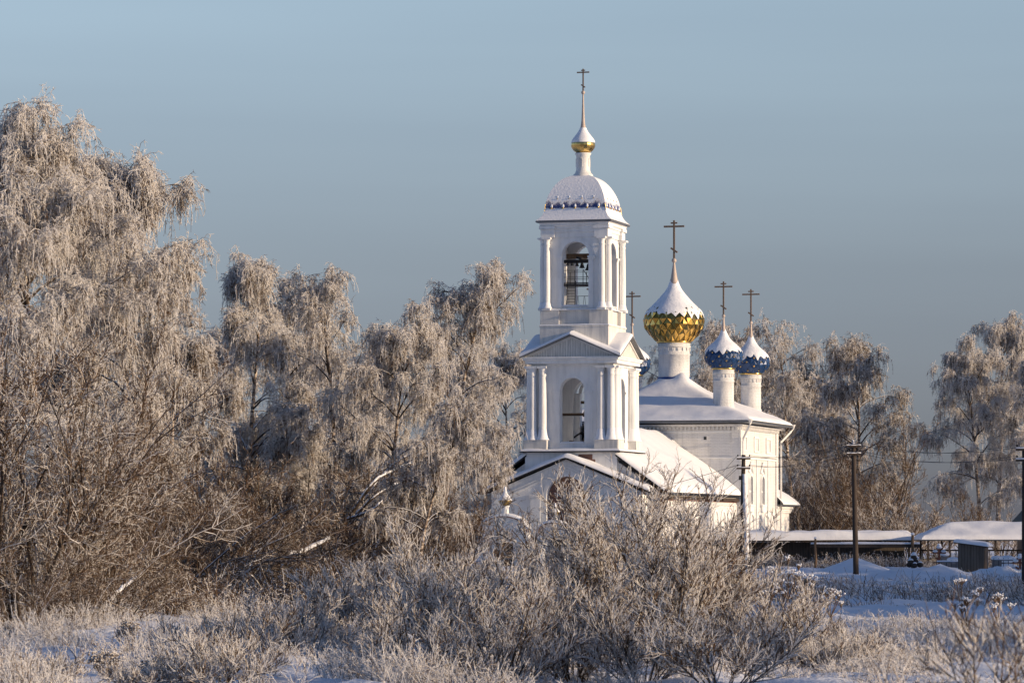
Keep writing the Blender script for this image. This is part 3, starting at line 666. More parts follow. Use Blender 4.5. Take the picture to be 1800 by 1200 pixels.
# main drum and dome
def drum(r, cx, cy, z0, z1):
    d = MB(); d.lathe([(r * 1.06, z0), (r * 1.06, z0 + .3), (r, z0 + .32), (r, z1 - .95), (r * 1.05, z1 - .93), (r * 1.05, z1 - .85), (r, z1 - .83), (r * .985, z1 - .35), (r * 1.07, z1 - .33), (r * 1.07, z1 - .22), (r * 1.02, z1 - .2), (r * 1.06, z1 - .02), (r * .9, z1)], 32, (cx, cy))
    n = 18
    for i in range(n):
        a = 2 * math.pi * i / n; M = Matrix.Translation((cx, cy, 0)) @ Matrix.Rotation(a, 4, 'Z')
        if 1: d.box(r * .97, r * 1.05, -.06 * r, .06 * r, z1 - .62, z1 - .38, 0, M)
    return P(d, 'drum', BRICKW)
D0 = drum(1.2, 0, V0, 14.0, 17.38)
w = MB(); w.lathe([(1.30, 14.3), (1.29, 14.72), (1.22, 14.75)], 24, (0, V0)); w.build('drum_flashing', BLUEP, D0)
mp = [(1.3, 17.5), (1.73, 17.86), (2.12, 18.34), (2.29, 18.83), (2.28, 19.31), (2.05, 19.87), (1.46, 20.43), (.86, 21.1), (.52, 21.55), (.33, 22.04), (.18, 22.85), (.065, 23.65)]
db = onion(0, V0, mp, 19.62, 22, 5, GOLD, D0); db.parent = church
w = MB(); w.ball((0, V0, 23.75), .19, 16); w.build('ball', COPPER, db); cross('cross', 0, V0, 23.9, 26.85, 1.62, db, .07)
smp = [(.86, 15.2), (1.22, 15.5), (1.4, 15.8), (1.44, 16.1), (1.34, 16.5), (1.0, 16.9), (.56, 17.28), (.3, 17.65), (.17, 18.0), (.10, 18.5), (.06, 19.05)]
for sx, sy in ((1, -1), (1, 1), (-1, 1), (-1, -1)):
    cx, cy = sx * 5.0, V0 + sy * 4.8
    if sx < 0 < sy: cx = -4.55
    d = drum(.78, cx, cy, 12.1, 15.1)
    w = MB(); w.lathe([(.83, 12.1), (.82, 12.36), (.79, 12.38)], 20, (cx, cy)); w.build('drum_flashing', BLUEP, d)
    b = onion(cx, cy, smp, 16.5, 16, 4, BLUE, d, True); b.parent = church
    w = MB(); w.ball((cx, cy, 19.14), .14, 12); w.build('ball', COPPER, b); cross('cross', cx, cy, 19.25, 21.75, 1.38, b, .055)
# ---- apse behind
A0 = V0 + NH
ap = MB(); pl = [(6.55, A0 - .5), (6.55, A0 + 5.2), (5.6, A0 + 7.2), (3.2, A0 + 8.6), (-3.2, A0 + 8.6), (-5.6, A0 + 7.2), (-6.55, A0 + 5.2), (-6.55, A0 - .5)]
ap.add([(x, y, z) for z in (0, 4.9) for x, y in pl], [(i, (i + 1) % 8, 8 + (i + 1) % 8, 8 + i) for i in range(8)])
def grow_pl(d): 
    c = Vector((0, A0 + 2)); return [(x + d * (1 if x > 0 else -1), y + (d if y > A0 else 0)) for x, y in pl]
apo = P(ap, 'apse', BRICKW)
w = MB()
for d, z0, z1 in ((.12, 4.35, 4.5), (.2, 4.503, 4.66), (.3, 4.663, 4.9)):
    g = grow_pl(d); w.add([(x, y, z) for z in (z0, z1) for x, y in g], [(i, (i + 1) % 8, 8 + (i + 1) % 8, 8 + i) for i in range(8)] + [tuple(range(8))[::-1], tuple(range(8, 16))])
w.build('apse_cornice', BRICKW, apo)
w = MB(); g = grow_pl(.75); tp = [(x * .35, A0 - .2) for x, y in pl]
w.add([(x, y, 4.92) for x, y in g] + [(x, y, 5.0) for x, y in g], [(i, (i + 1) % 8, 8 + (i + 1) % 8, 8 + i) for i in range(8)] + [tuple(range(8))[::-1], tuple(range(8, 16))]); aro = P(w, 'apse_roof', SHEET)
w = MB(); rows = []
for f in [0, .01, .03, .07, .15, .3, .5, .75, 1]:
    th = .3 * math.sqrt(min(1, f / .15)) if f < .15 else .3
    rows.append([(x + (x * .3 - x) * f, y + (A0 - .3 - y) * f, 5.0 + 3.4 * f + th) for x, y in g])
w.add([p for r in rows for p in r], [(i * 8 + j, i * 8 + (j + 1) % 8, (i + 1) * 8 + (j + 1) % 8, (i + 1) * 8 + j) for i in range(len(rows) - 1) for j in range(7)], 0, True); w.build('roof_snow', SNOW, aro)
# flue pipe on the far side of the porch
q = CM.inverted() @ Vector((wx(872, 268), 268, 0))
w = MB(); w.tube([(q.x, q.y, 4.8), (q.x, q.y, wz(800, 268))], .13, 10); fl = P(w, 'flue_pipe', IRON); w = MB(); w.lathe([(.16, wz(800, 268)), (.19, wz(797, 268)), (.1, wz(793, 268))], 10, (q.x, q.y)); w.build('snow_cap', SNOW, fl)

# ------------------------------------------------------------------ gates in front of the porch
AGED = simple('aged_gilding', (.24, .17, .06), .45, .6, .35, 4, .1)
def gate(name, pxc, Y, w, ztop, ow, ospr, label, cup, grp=None):
    x = wx(pxc, Y); g0 = gz(x, Y); r = empty(name, (x, Y, g0), -TH); tag(r, label, 'gate', grp)
    fm = lambda u, d, z: Vector((u, -.4 + d, z))
    m = MB(); R = w / 2; zs = ztop - R * .62
    # wall with a curved top: two boxes and an arch strip
    n = 16
    top = lambda u: zs + (R * .62) * math.sqrt(max(0, 1 - (u / R) ** 2))
    us = sorted(set([-R + 2 * R * i / n for i in range(n + 1)] + [-ow, ow]))
    osz = lambda u: (ospr + math.sqrt(max(0, ow * ow - u * u))) if abs(u) < ow else 0
    for a, b in zip(us, us[1:]):
        za_, zb_ = (osz(a), osz(b)) if (a >= -ow and b <= ow) else (0, 0)
        m.add([fm(a, 0, za_), fm(b, 0, zb_), fm(b, 0, top(b)), fm(a, 0, top(a)), fm(a, .8, za_), fm(b, .8, zb_), fm(b, .8, top(b)), fm(a, .8, top(a))], [(0, 1, 2, 3), (7, 6, 5, 4), (3, 2, 6, 7), (0, 4, 5, 1)])
    for s in (-1, 1):
        m.add([fm(s * R, 0, 0), fm(s * R, .8, 0), fm(s * R, .8, zs), fm(s * R, 0, zs)], [(0, 1, 2, 3)]); m.add([fm(s * ow, 0, 0), fm(s * ow, .8, 0), fm(s * ow, .8, ospr), fm(s * ow, 0, ospr)], [(0, 1, 2, 3)])
    m.build('gate_wall', PLASTER, r)
    for s in (-1, 1):
        m = MB(); c = (s * (ow + .28), -.55); m.lathe([(.24, 0), (.24, .3), (.19, .36), (.18, ospr - .2), (.25, ospr - .1), (.25, ospr)], 14, c); m.build('pillar', PLASTER, r)
    m = MB()
    for a, b in zip(us, us[1:]):
        m.add([(a, -.58, top(a) + .003), (b, -.58, top(b) + .003), (b, .48, top(b) + .003), (a, .48, top(a) + .003), (a, -.58, top(a) + .07), (b, -.58, top(b) + .07), (b, .48, top(b) + .07), (a, .48, top(a) + .07)], [(0, 1, 5, 4), (0, 3, 2, 1)])
    m.build('coping', BRICK, r)
    m = MB()
    rows = []
    for a in us:
        rows.append([(a * 1.04, y, top(a) + .07 + h) for y, h in ((-.58, 0), (-.57, .08), (-.5, .16), (-.05, .2), (.4, .16), (.48, 0))])
    m.add([p for q in rows for p in q], [(i * 6 + j, (i + 1) * 6 + j, (i + 1) * 6 + j + 1, i * 6 + j + 1) for i in range(len(rows) - 1) for j in range(5)], 0, True); m.build('coping_snow', SNOW, r)
    m = MB()
    for i in range(7): u = -ow + (i + .5) * 2 * ow / 7; m.box(u - ow / 7 + .01, u + ow / 7 - .01, -.05, .0, .1, ospr - .05)
    m.build('gate_leaf', DPLANK, r)
    if cup:
        s = cup; m = MB(); m.lathe([(.26 * s, 0), (.22 * s, .1 * s), (.2 * s, .5 * s), (.26 * s, .55 * s), (.26 * s, .6 * s)], 14); d = m.build('cupola_drum', PLASTER, r); d.location = (0, 0, top(0) + .08)
        pr = smooth_prof([(.2 * s, .6 * s), (.36 * s, .78 * s), (.38 * s, .92 * s), (.24 * s, 1.15 * s), (.1 * s, 1.35 * s), (.03 * s, 1.7 * s)])
        m = MB(); m.lathe([p for p in pr if p[1] < 1.0 * s], 16); k = m.build('cupola', AGED, d)
        m = MB(); m.lathe([(p[0] + .03, p[1]) for p in pr if p[1] > .9 * s], 16, cap=False); m.build('cupola_snow', SNOW, d)
    return r
gate('arched_gate', 888, 258.5, 3.3, wz(908, 258.5) - .4, .78, 1.75, 'wider white arched gate with snow on its curved top, left of the porch', 1.15, 'white arched gates before the church')
gate('arched_gate', 976, 256.5, 2.1, wz(922, 256.5) - .4, .42, 1.6, 'narrow white arched wicket gate with small snow-capped cupola before the porch', .75, 'white arched gates before the church')
# low snowy churchyard wall continuing from the gates
def lowwall(name, a, b, h, label):
    a, b = Vector(a), Vector(b); L = (b - a).length; ang = math.atan2(b.y - a.y, b.x - a.x)
    r = empty(name, (a.x, a.y, gz((a.x + b.x) / 2, (a.y + b.y) / 2) - .05), ang); tag(r, label, 'wall')
    m = MB(); m.box(0, L, -.25, .25, 0, h); m.build('masonry', BRICKW, r)
    m = MB(); snowgrid(m, lambda u, v: h + .003 + 0 * u, -.03, L + .03, -.32, .32, int(L * 3), 6, .2, .22, seed=int(L * 7)); m.build('coping_snow', SNOW, r); return r
lowwall('churchyard_wall', (wx(1003, 256), 256.1), (wx(1150, 254), 254), 1.3, 'low white churchyard wall under snow running right from the wicket gate')

# ------------------------------------------------------------------ long low shed, rail, canopy, hut, house
def long_shed():
    Y = 257.0; x0, x1 = wx(1238, Y), wx(1604, Y); zt = wz(949, Y); g = gz(20, Y) - .1
    r = empty('long_shed', ((x0 + x1) / 2, Y, g)); tag(r, 'long low dark shed with thick rounded snow roof in front of the church', 'shed')
    L = (x1 - x0) / 2; h = zt - g
    m = MB(); m.box(-L + .2, L - .5, .5, 2.2, 0, h - .12); m.build('board_wall', DPLANK, r)
    m = MB(); m.box(-L, L, -1.0, 2.5, h - .1, h); ro = m.build('roof', DWOOD, r)
    m = MB(); snowgrid(m, lambda u, v: h + .004 + .02 * np.sin(u * .5) - .015 * u * 0, -L - .05, L + .1, -1.12, 2.6, 60, 16, .60, .5, amp=.10, seed=31); m.build('roof_snow', SNOW, ro)
    m = MB(); m.tube([(L - .35, -.8, 0), (L - .3, -.8, h - .1)], .08, 8); m.tube([(-L + .4, -.8, 0), (-L + .4, -.8, h - .1)], .08, 8); m.tube([(L - 5, -.8, 0), (L - 5, -.8, h - .1)], .08, 8); m.build('post', WOOD, r)
long_shed()
def rail():
    Y = 245.0; x0, x1 = wx(1425, Y), wx(1617, Y); g = gz(22, Y); r = empty('rail_frame', ((x0 + x1) / 2, Y, g)); tag(r, 'long brown wooden rail with a strip of snow on two thin posts', 'rail')
    L = (x1 - x0) / 2; z = wz(958, Y) - g; px0, px1 = wx(1433, Y) - (x0 + x1) / 2, wx(1604, Y) - (x0 + x1) / 2
    m = MB(); m.box(-L, L, -.06, .06, z - .14, z + .08); b = bevel(m.build('beam', DWOOD, r), .02)
    m = MB(); snowgrid(m, lambda u, v: z + .083 + 0 * u, -L, L, -.08, .08, 50, 3, .13, .08, amp=.03, seed=8); m.build('beam_snow', SNOW, r)
    for k, (p, t, rr, mt) in enumerate(((px0, wz(946, Y) - g, .085, WOOD), (px1, wz(939, Y) - g, .11, WOOD))):
        m = MB(); m.tube([(p - .03, -.16, -.3), (p + .03, -.15, t * .4), (p - .02, -.15, t * .75), (p, -.15, t)], [rr, rr * .95, rr * .9, rr * .8], 9); o = m.build('post', mt, r)
        m = MB(); m.ball((p, -.15, t + .03), rr * 1.2, 10, 0, .7); m.build('post_snow', SNOW, o)
rail()
def canopy():
    Y = 251.0; x0 = wx(1621, Y); x1 = x0 + 16; g = gz(30, Y); r = empty('open_shelter', ((x0 + x1) / 2, Y + 2.4, g)); tag(r, 'open shelter on dark posts under a wide hipped snow roof', 'shelter')
    L = 8.0; D = 2.5; ze = wz(947, Y) - g; zr = wz(922, Y + 2.4) - g; hipx = wx(1678, Y) - x0
    hf = lambda u, v: ze + (zr - ze) * np.minimum(np.minimum((u + L) / hipx, (L - u) / hipx), np.minimum((v + D) / D, (D - v) / D))
    m = MB(); m.add([(-L, -D, ze), (L, -D, ze), (L, D, ze), (-L, D, ze), (-L + hipx, 0, zr), (L - hipx, 0, zr), (-L, -D, ze - .1), (L, -D, ze - .1), (L, D, ze - .1), (-L, D, ze - .1)],
        [(0, 1, 5, 4), (1, 2, 5), (2, 3, 4, 5), (3, 0, 4), (0, 6, 7, 1), (1, 7, 8, 2), (2, 8, 9, 3), (3, 9, 6, 0), (9, 8, 7, 6)]); ro = m.build('roof', SHEET, r)
    m = MB(); snowgrid(m, hf, -L - .08, L + .08, -D - .08, D + .08, 60, 30, .24, .3, amp=.06, seed=17); m.build('roof_snow', SNOW, ro)
    for i, x in enumerate((-7.6, -6.2, -3.2, .2, 3.6, 7.4)):
        for y in (-D + .25, D - .25):
            m = MB(); m.box(x - .06, x + .06, y - .06, y + .06, -.2, ze - .1); m.build('post', DWOOD, r)
    m = MB()
    for z in (.5, 1.1): m.box(-7.6, 7.4, D - .28, D - .22, z, z + .1)
    for i in range(40): m.box(-7.5 + i * .37, -7.44 + i * .37, D - .27, D - .23, 0, 1.2)
    m.build('fence_rail', DWOOD, r)
canopy()
def hut():
    Y = 229.0; x0 = wx(1688, Y); g = gz(27.4, Y) - .2; r = empty('wooden_hut', (x0 + .85, Y + .7, g), math.radians(-18)); tag(r, 'small dark plank hut with a sloping slab of snow on its roof', 'hut')
    h0, h1 = wz(955, Y) - g, wz(961, Y) - g
    m = MB(); m.add([(-.78, -.7, 0), (.78, -.7, 0), (.78, .7, 0), (-.78, .7, 0), (-.78, -.7, h0), (.78, -.7, h1), (.78, .7, h1), (-.78, .7, h0)], [(0, 1, 5, 4), (1, 2, 6, 5), (2, 3, 7, 6), (3, 0, 4, 7)]); m.build('board_wall', HPLANK, r)
    m = MB(); m.box(.785, .82, -.66, .0, .1, h1 - .2); m.build('door', WOOD, r)
    f = lambda u, v: h0 + (h1 - h0) * (u + .78) / 1.56
    m = MB(); m.add([(a, b, float(f(a, b)) + dz) for dz in (.003, .06) for a, b in ((-1, -.9), (1, -.9), (1, .9), (-1, .9))], [(3, 2, 1, 0), (4, 5, 6, 7), (0, 1, 5, 4), (1, 2, 6, 5), (2, 3, 7, 6), (3, 0, 4, 7)]); ro = m.build('roof', DWOOD, r)
    m = MB(); snowgrid(m, lambda u, v: f(u, v) + .063, -1.03, 1.03, -.93, .93, 20, 18, .22, .3, amp=.04, seed=5); m.build('roof_snow', SNOW, ro)
hut()
def house():
    Y = 281.0; x0 = wx(1782, Y); ze = wz(919, Y); r = empty('dark_house', (x0 + 5.0, Y + 3, gz(40, Y))); g = gz(40, Y); tag(r, 'dark boarded house with a steep gable cut off by the right edge', 'house')
    e = ze - g; pk = e + 4.6
    m = MB(); m.add([(u, v, z) for v in (-3, 5) for u, z in ((-3.7, 0), (3.7, 0), (3.7, e + .4), (0, pk - .25), (-3.7, e + .4))], [(0, 1, 2, 3, 4), (9, 8, 7, 6, 5), (0, 4, 9, 5), (1, 6, 7, 2)]); m.build('board_wall', DPLANK, r)
    m = MB()
    for s in (-1, 1): m.add([(0, -3.4, pk), (s * 4.2, -3.4, e), (s * 4.2, 5.3, e), (0, 5.3, pk), (0, -3.4, pk - .12), (s * 4.2, -3.4, e - .12), (s * 4.2, 5.3, e - .12), (0, 5.3, pk - .12)], [(0, 1, 2, 3), (7, 6, 5, 4), (0, 4, 5, 1), (1, 5, 6, 2), (3, 2, 6, 7)])
    ro = m.build('roof', simple('dark_green_roof', (.012, .022, .018), .6), r)
    m = MB(); m.add([(-.9, -3.02, 1.2), (.9, -3.02, 1.2), (.9, -3.02, 2.5), (-.9, -3.02, 2.5)], [(0, 1, 2, 3)]); m.build('window', GLASS, r)
house()
# graves and little snow-laden things in the churchyard at the right
def cap(m, x, y, z, r, s=.6): m.ball((x, y, z), r, 12, 0, s)
def grave_cross(px, Y, h, lab):
    x = wx(px, Y); r = empty('grave_cross', (x, Y, gz(x, Y) - .1)); tag(r, lab, 'grave cross', 'grave crosses')
    m = MB(); m.box(-.06, .06, -.05, .05, 0, h); m.box(-.42, .42, -.053, .053, h * .68, h * .68 + .12); m.box(-.2, .2, -.053, .053, h * .86, h * .86 + .1)
    M = Matrix.Translation((0, 0, h * .42)) @ Matrix.Rotation(.5, 4, 'Y'); m.box(-.3, .3, -.056, .056, -.06, .06, 0, M); m.build('timber', simple('red_brown_wood', (.20, .07, .04), .8), r)
    m = MB(); cap(m, 0, 0, h + .04, .14, .9); 
    for s in (-1, 1): cap(m, s * .26, 0, h * .68 + .15, .17, .5)
    cap(m, 0, 0, h * .86 + .13, .2, .5); m.build('snow_cap', SNOW, r)
grave_cross(1793, 226, 1.35, 'red-brown grave cross with snow on its arms near the right edge'); grave_cross(1651, 243, 1.5, 'dark grave cross heaped with snow left of the plank hut')
def gravestone(px, Y, w, h, lab):
    x = wx(px, Y); r = empty('gravestone', (x, Y, gz(x, Y) - .1)); tag(r, lab, 'gravestone', 'snow-capped gravestones')
    m = MB(); m.box(-w / 2, w / 2, -.1, .1, 0, h); m.box(-w * .7, w * .7, -.25, .25, 0, .2); bevel(m.build('stone', simple('grey_stone', (.17, .16, .16), .7) if 'grey_stone' not in bpy.data.materials else bpy.data.materials['grey_stone'], r), .03)
    m = MB(); cap(m, 0, 0, h + .03, w * .62, .45); cap(m, 0, -.15, .25, w * .8, .3); m.build('snow_cap', SNOW, r)
for a in ((1676, 240, .7, .85, 'low gravestone with a rounded snow cap just left of the plank hut'), (1752, 236, .6, .9, 'gravestone under snow immediately right of the plank hut'), (1770, 241, .9, .7, 'broad low gravestone with snow right of the plank hut, second from it'), (1661, 246, .5, 1.1, 'tall narrow gravestone with snow beside the dark grave cross')): gravestone(*a)
def grave_fence(px, Y, w, lab):
    x = wx(px, Y); r = empty('grave_fence', (x, Y, gz(x, Y) - .05)); tag(r, lab, 'fence', 'iron grave fences')
    m = MB()
    for z in (.35, .8): m.box(-w / 2, w / 2, -.02, .02, z, z + .04); m.box(-w / 2 - .02, -w / 2 + .02, -.02, 1.4, z, z + .04); m.box(w / 2 - .02, w / 2 + .02, -.02, 1.4, z, z + .04)
    k = int(w / .28)
    for i in range(k + 1): m.box(-w / 2 + i * w / k - .015, -w / 2 + i * w / k + .015, -.015, .015, 0, .95)
    m.build('bars', IRON, r); m = MB()
    for z in (.39, .84): snowgrid(m, lambda u, v: z + .002 + 0 * u, -w / 2, w / 2, -.04, .04, 20, 2, .07, .04, seed=int(px))
    m.build('rail_snow', SNOW, r)
grave_fence(1785, 231, 2.6, 'low iron grave fence with snow on its rails right of the hut'); grave_fence(1672, 236, 1.8, 'low iron grave fence with snow on its rails left of the hut')
def heap():
    Y = 243.0; x = wx(1607, Y); g = gz(x, Y); r = empty('snowy_heap', (x, Y, g - .1)); tag(r, 'snow-covered heap of dark lumps behind the right rail post', 'heap')
    rs = random.Random(5); m = MB(); s = MB()
    for i in range(16):
        a = rs.uniform(0, 6.28); d = rs.uniform(0, .42); z = (.6 - d) * rs.uniform(.6, 1.4) + .15; q = (d * math.cos(a), d * math.sin(a) * .6, z)
        m.ball(q, rs.uniform(.15, .22), 10, 0, .8); s.ball((q[0], q[1] + .05, q[2] + .13), rs.uniform(.15, .21), 10, 0, .6)
    m.build('lumps', DWOOD, r); s.build('snow_cap', SNOW, r)
heap()
def mound():
    Y = 238.5; x = wx(1503, Y); g = gz(x, Y); H = wz(978, Y) - g; m = MB(); n = 40; rows = []
    for i in range(21):
        f = i / 20; rad = 3.3 * f; z = H * ((1 - f) ** 1.15) * 1.0 - .25 * f
        rows.append([(rad * math.cos(2 * math.pi * j / n) * (1 + .08 * math.sin(3 * 2 * math.pi * j / n)), rad * math.sin(2 * math.pi * j / n), z + .03 * math.sin(j * .9) * f * (1 - f) * 4) for j in range(n)])
    m.add([p for r in rows for p in r], [(i * n + j, (i + 1) * n + j, (i + 1) * n + (j + 1) % n, i * n + (j + 1) % n) for i in range(20) for j in range(n)], 0, True)
    o = m.build('snow_mound', SNOW); o.location = (x, Y, g); tag(o, 'smooth cone of snow behind the tall dark pole', 'snow mound')
mound()

# ------------------------------------------------------------------ power poles and lines
ATT = {}
def insul(m, x, y, z, d=.14): m.lathe([(.012, z), (.012, z + d * .5), (.045, z + d * .5), (.05, z + d * .7), (.03, z + d), (.005, z + d * 1.05)], 8, (x, y))
def pole(key, pxb, pyb, pxt, pyt, Y, r0, arms, armw, label, ang=0):
    xb, xt = wx(pxb, Y), wx(pxt, Y); g = gz(xb, Y); zt = wz(pyt, Y) - g; r = empty('utility_pole', (xb, Y, g)); tag(r, label, 'utility pole', 'wooden power poles')
    m = MB(); dx = xt - xb; m.tube([(0, 0, -.3), (dx * .5, 0, zt * .5), (dx, 0, zt)], [r0, r0 * .88, r0 * .75], 14); m.build('pole', DWOOD, r)
    ATT[key] = []
    for ay in arms:
        z = wz(ay, Y) - g; xa = dx * z / zt; c = MB(); ca, sa = math.cos(ang), math.sin(ang)
        M = Matrix.Translation((xa, -r0 - .03, z)) @ Matrix.Rotation(ang, 4, 'Z'); c.box(-armw, armw, -.045, .045, -.05, .05, 0, M); a = c.build('crossarm', DWOOD, r)
        s = MB(); snowgrid(s, lambda u, v: .053 + 0 * u, -armw, armw, -.05, .05, 12, 2, .06, .05, seed=int(ay)); o = s.build('arm_snow', SNOW, a); o.matrix_local = M
        i = MB()
        for t in (-.85, .85):
            p = M @ Vector((t * armw, 0, .05)); insul(i, p.x, p.y, p.z, .2); ATT[key].append(Vector((xb + p.x, Y + p.y, g + p.z + .17)))
        i.build('insulator', IRON, a)
    return r, g, xb
r1, g1, x1_ = pole('a', 1304, 1002, 1307, 799, 244, .17, (806, 823), .44, 'dark wooden power pole propped by a snow-white strut, before the church')
m = MB(); m.tube([(wx(1314, 244) - x1_, -.25, -.3), (wx(1308, 244) - x1_, -.12, wz(833, 244) - g1)], [.15, .12], 12); m.build('strut', twig_mat('snow_plastered_wood', (.80, .81, .84), (.2, .17, .15), .2, .45, 2, .2, 0), r1)
m = MB(); m.box(-.2, -.02, -.3, -.14, wz(843, 244) - g1, wz(836, 244) - g1); m.build('junction_box', IRON, r1)
r2, g2, x2_ = pole('b', 1505, 1014, 1500, 779, 226, .17, (784, 798), .43, 'tall dark power pole with two snowy crossarms beside the snow mound', .1)
m = MB(); insul(m, wx(1500, 226) - x2_, 0, wz(779, 226) - g2, .2); cap(m, wx(1500, 226) - x2_, 0, wz(779, 226) - g2, .12, .5); m.build('top_insulator', SNOW, r2)
r3, g3, x3_ = pole('c', 1800, 1062, 1800, 787, 186, .12, (790, 809), .42, 'dark power pole cut by the right edge of the view')
def wire(a, b, sag, label, r=.013):
    n = 18; m = MB(); m.tube([a.lerp(b, i / n) + Vector((0, 0, -sag * 4 * (i / n) * (1 - i / n))) for i in range(n + 1)], r, 5); o = m.build('power_line', IRON); tag(o, label, 'power line', 'overhead power lines')
nmz = ('upper left', 'upper right', 'lower left', 'lower right')
for i in range(4):
    wire(ATT['a'][i], ATT['b'][i], .45, f'thin {nmz[i]} wire from the strutted pole to the mound pole')
    wire(ATT['b'][i], ATT['c'][i], .5, f'thin {nmz[i]} wire from the mound pole to the right edge pole')
far = Vector((wx(960, 250), 250, wz(893, 250))); wire(ATT['a'][2], far, .3, 'single dark cable slanting left from the strutted pole across the snowy roof', .016)
cm = lambda u, v, z: CM @ Vector((u, v, z))
for i, (st, zz, v) in enumerate(((ATT['a'][0], 4.0, 2.0), (ATT['a'][2], 3.9, 2.4), (ATT['a'][2] + Vector((.1, 0, -.1)), 3.8, 1.2), (ATT['a'][2] + Vector((.3, 0, -.7)), 3.6, 2.2))):
    wire(st, cm(6.5, v, zz), .12, ('highest', 'second', 'third', 'lowest')[i] + ' of the service cables drooping from the strutted pole to the church wall', .012)

# ------------------------------------------------------------------ twig geometry (numpy)
def nrm(d): return d / (np.linalg.norm(d, axis=-1, keepdims=True) + 1e-9)
def grow(rs, P0, D, L, K, grav, wob):
    N = len(P0); d = nrm(D); P_ = P0.copy(); out = [P_.copy()]; st = (np.asarray(L) / K)[:, None] if np.ndim(L) else np.full((N, 1), L / K)
    g = np.broadcast_to(np.asarray(grav, float), (N,))[:, None] / K
    for k in range(K):
        d = d + rs.normal(size=(N, 3)) * wob / math.sqrt(K); d[:, 2:] -= g; d = nrm(d); P_ = P_ + d * st; out.append(P_.copy())
    return np.stack(out, 1)
def kids(rs, pts, per, t0, t1, along, spread, up, power=1.0):
    """per children on every strand, between the fractions t0 and t1"""
    N, K1, _ = pts.shape; n = N * per; par = np.repeat(np.arange(N), per); t = t0 + (t1 - t0) * rs.uniform(size=n) ** power
    f = t * (K1 - 1); i = np.minimum(f.astype(int), K1 - 2); w = (f - i)[:, None]; a = pts[par, i]; b = pts[par, i + 1]
    tg = nrm(b - a); rv = rs.normal(size=(n, 3)); rv -= (rv * tg).sum(1, keepdims=True) * tg
    D = tg * along + nrm(rv) * spread; D[:, 2] += up
    return a + (b - a) * w, nrm(D), par, t
class TM:
    def __init__(s): s.V = []; s.F = []; s.M = []; s.n = 0
    def add(s, rs, pts, r0, r1, sides, mat):
        N, K1, _ = pts.shape; tg = np.empty_like(pts); tg[:, 1:-1] = pts[:, 2:] - pts[:, :-2]; tg[:, 0] = pts[:, 1] - pts[:, 0]; tg[:, -1] = pts[:, -1] - pts[:, -2]; tg = nrm(tg)
        ref = nrm(rs.normal(size=(N, 1, 3))); a = nrm(np.cross(tg, ref)); b = np.cross(tg, a)
        r0 = np.broadcast_to(np.asarray(r0, float), (N,)); r1 = np.broadcast_to(np.asarray(r1, float), (N,))
        f = np.linspace(0, 1, K1)[None]; rad = (r0[:, None] * (1 - f) + r1[:, None] * f)[..., None]
        ring = [pts + rad * (a * math.cos(2 * math.pi * j / sides) + b * math.sin(2 * math.pi * j / sides)) for j in range(sides)]
        V = np.stack(ring, 2).reshape(-1, 3); base = (np.arange(N) * K1 * sides)[:, None, None] + (np.arange(K1 - 1) * sides)[None, :, None]; j = np.arange(sides); j2 = (j + 1) % sides
        q = np.stack([base + j, base + j2, base + j2 + sides, base + j + sides], -1).reshape(-1, 4) + s.n
        m = np.broadcast_to(np.asarray(mat), (N,)); s.M.append(np.repeat(m, (K1 - 1) * sides)); s.V.append(V); s.F.append(q); s.n += len(V)
    def zmax(s): return float(np.percentile(np.concatenate([v[:, 2] for v in s.V]), 99.93))
    def build(s, name, mats, parent=None, scale=1.0):
        V = (np.concatenate(s.V) * scale).astype(np.float32); F = np.concatenate(s.F).astype(np.int32); M_ = np.concatenate(s.M).astype(np.int32)
        me = bpy.data.meshes.new(name); me.vertices.add(len(V)); me.vertices.foreach_set('co', V.ravel()); me.loops.add(F.size); me.loops.foreach_set('vertex_index', F.ravel())
        me.polygons.add(len(F)); me.polygons.foreach_set('loop_start', np.arange(len(F), dtype=np.int32) * 4); me.polygons.foreach_set('material_index', M_); me.polygons.foreach_set('use_smooth', np.ones(len(F), bool))
        for m in mats: me.materials.append(m)
        me.update(calc_edges=True); o = bpy.data.objects.new(name, me); COL.objects.link(o)
        if parent: o.parent = parent
        return o
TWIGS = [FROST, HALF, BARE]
def pickmat(rs, n, p):
    p = np.clip(np.array(p, float), .01, 1); return rs.choice(3, size=n, p=p / p.sum())

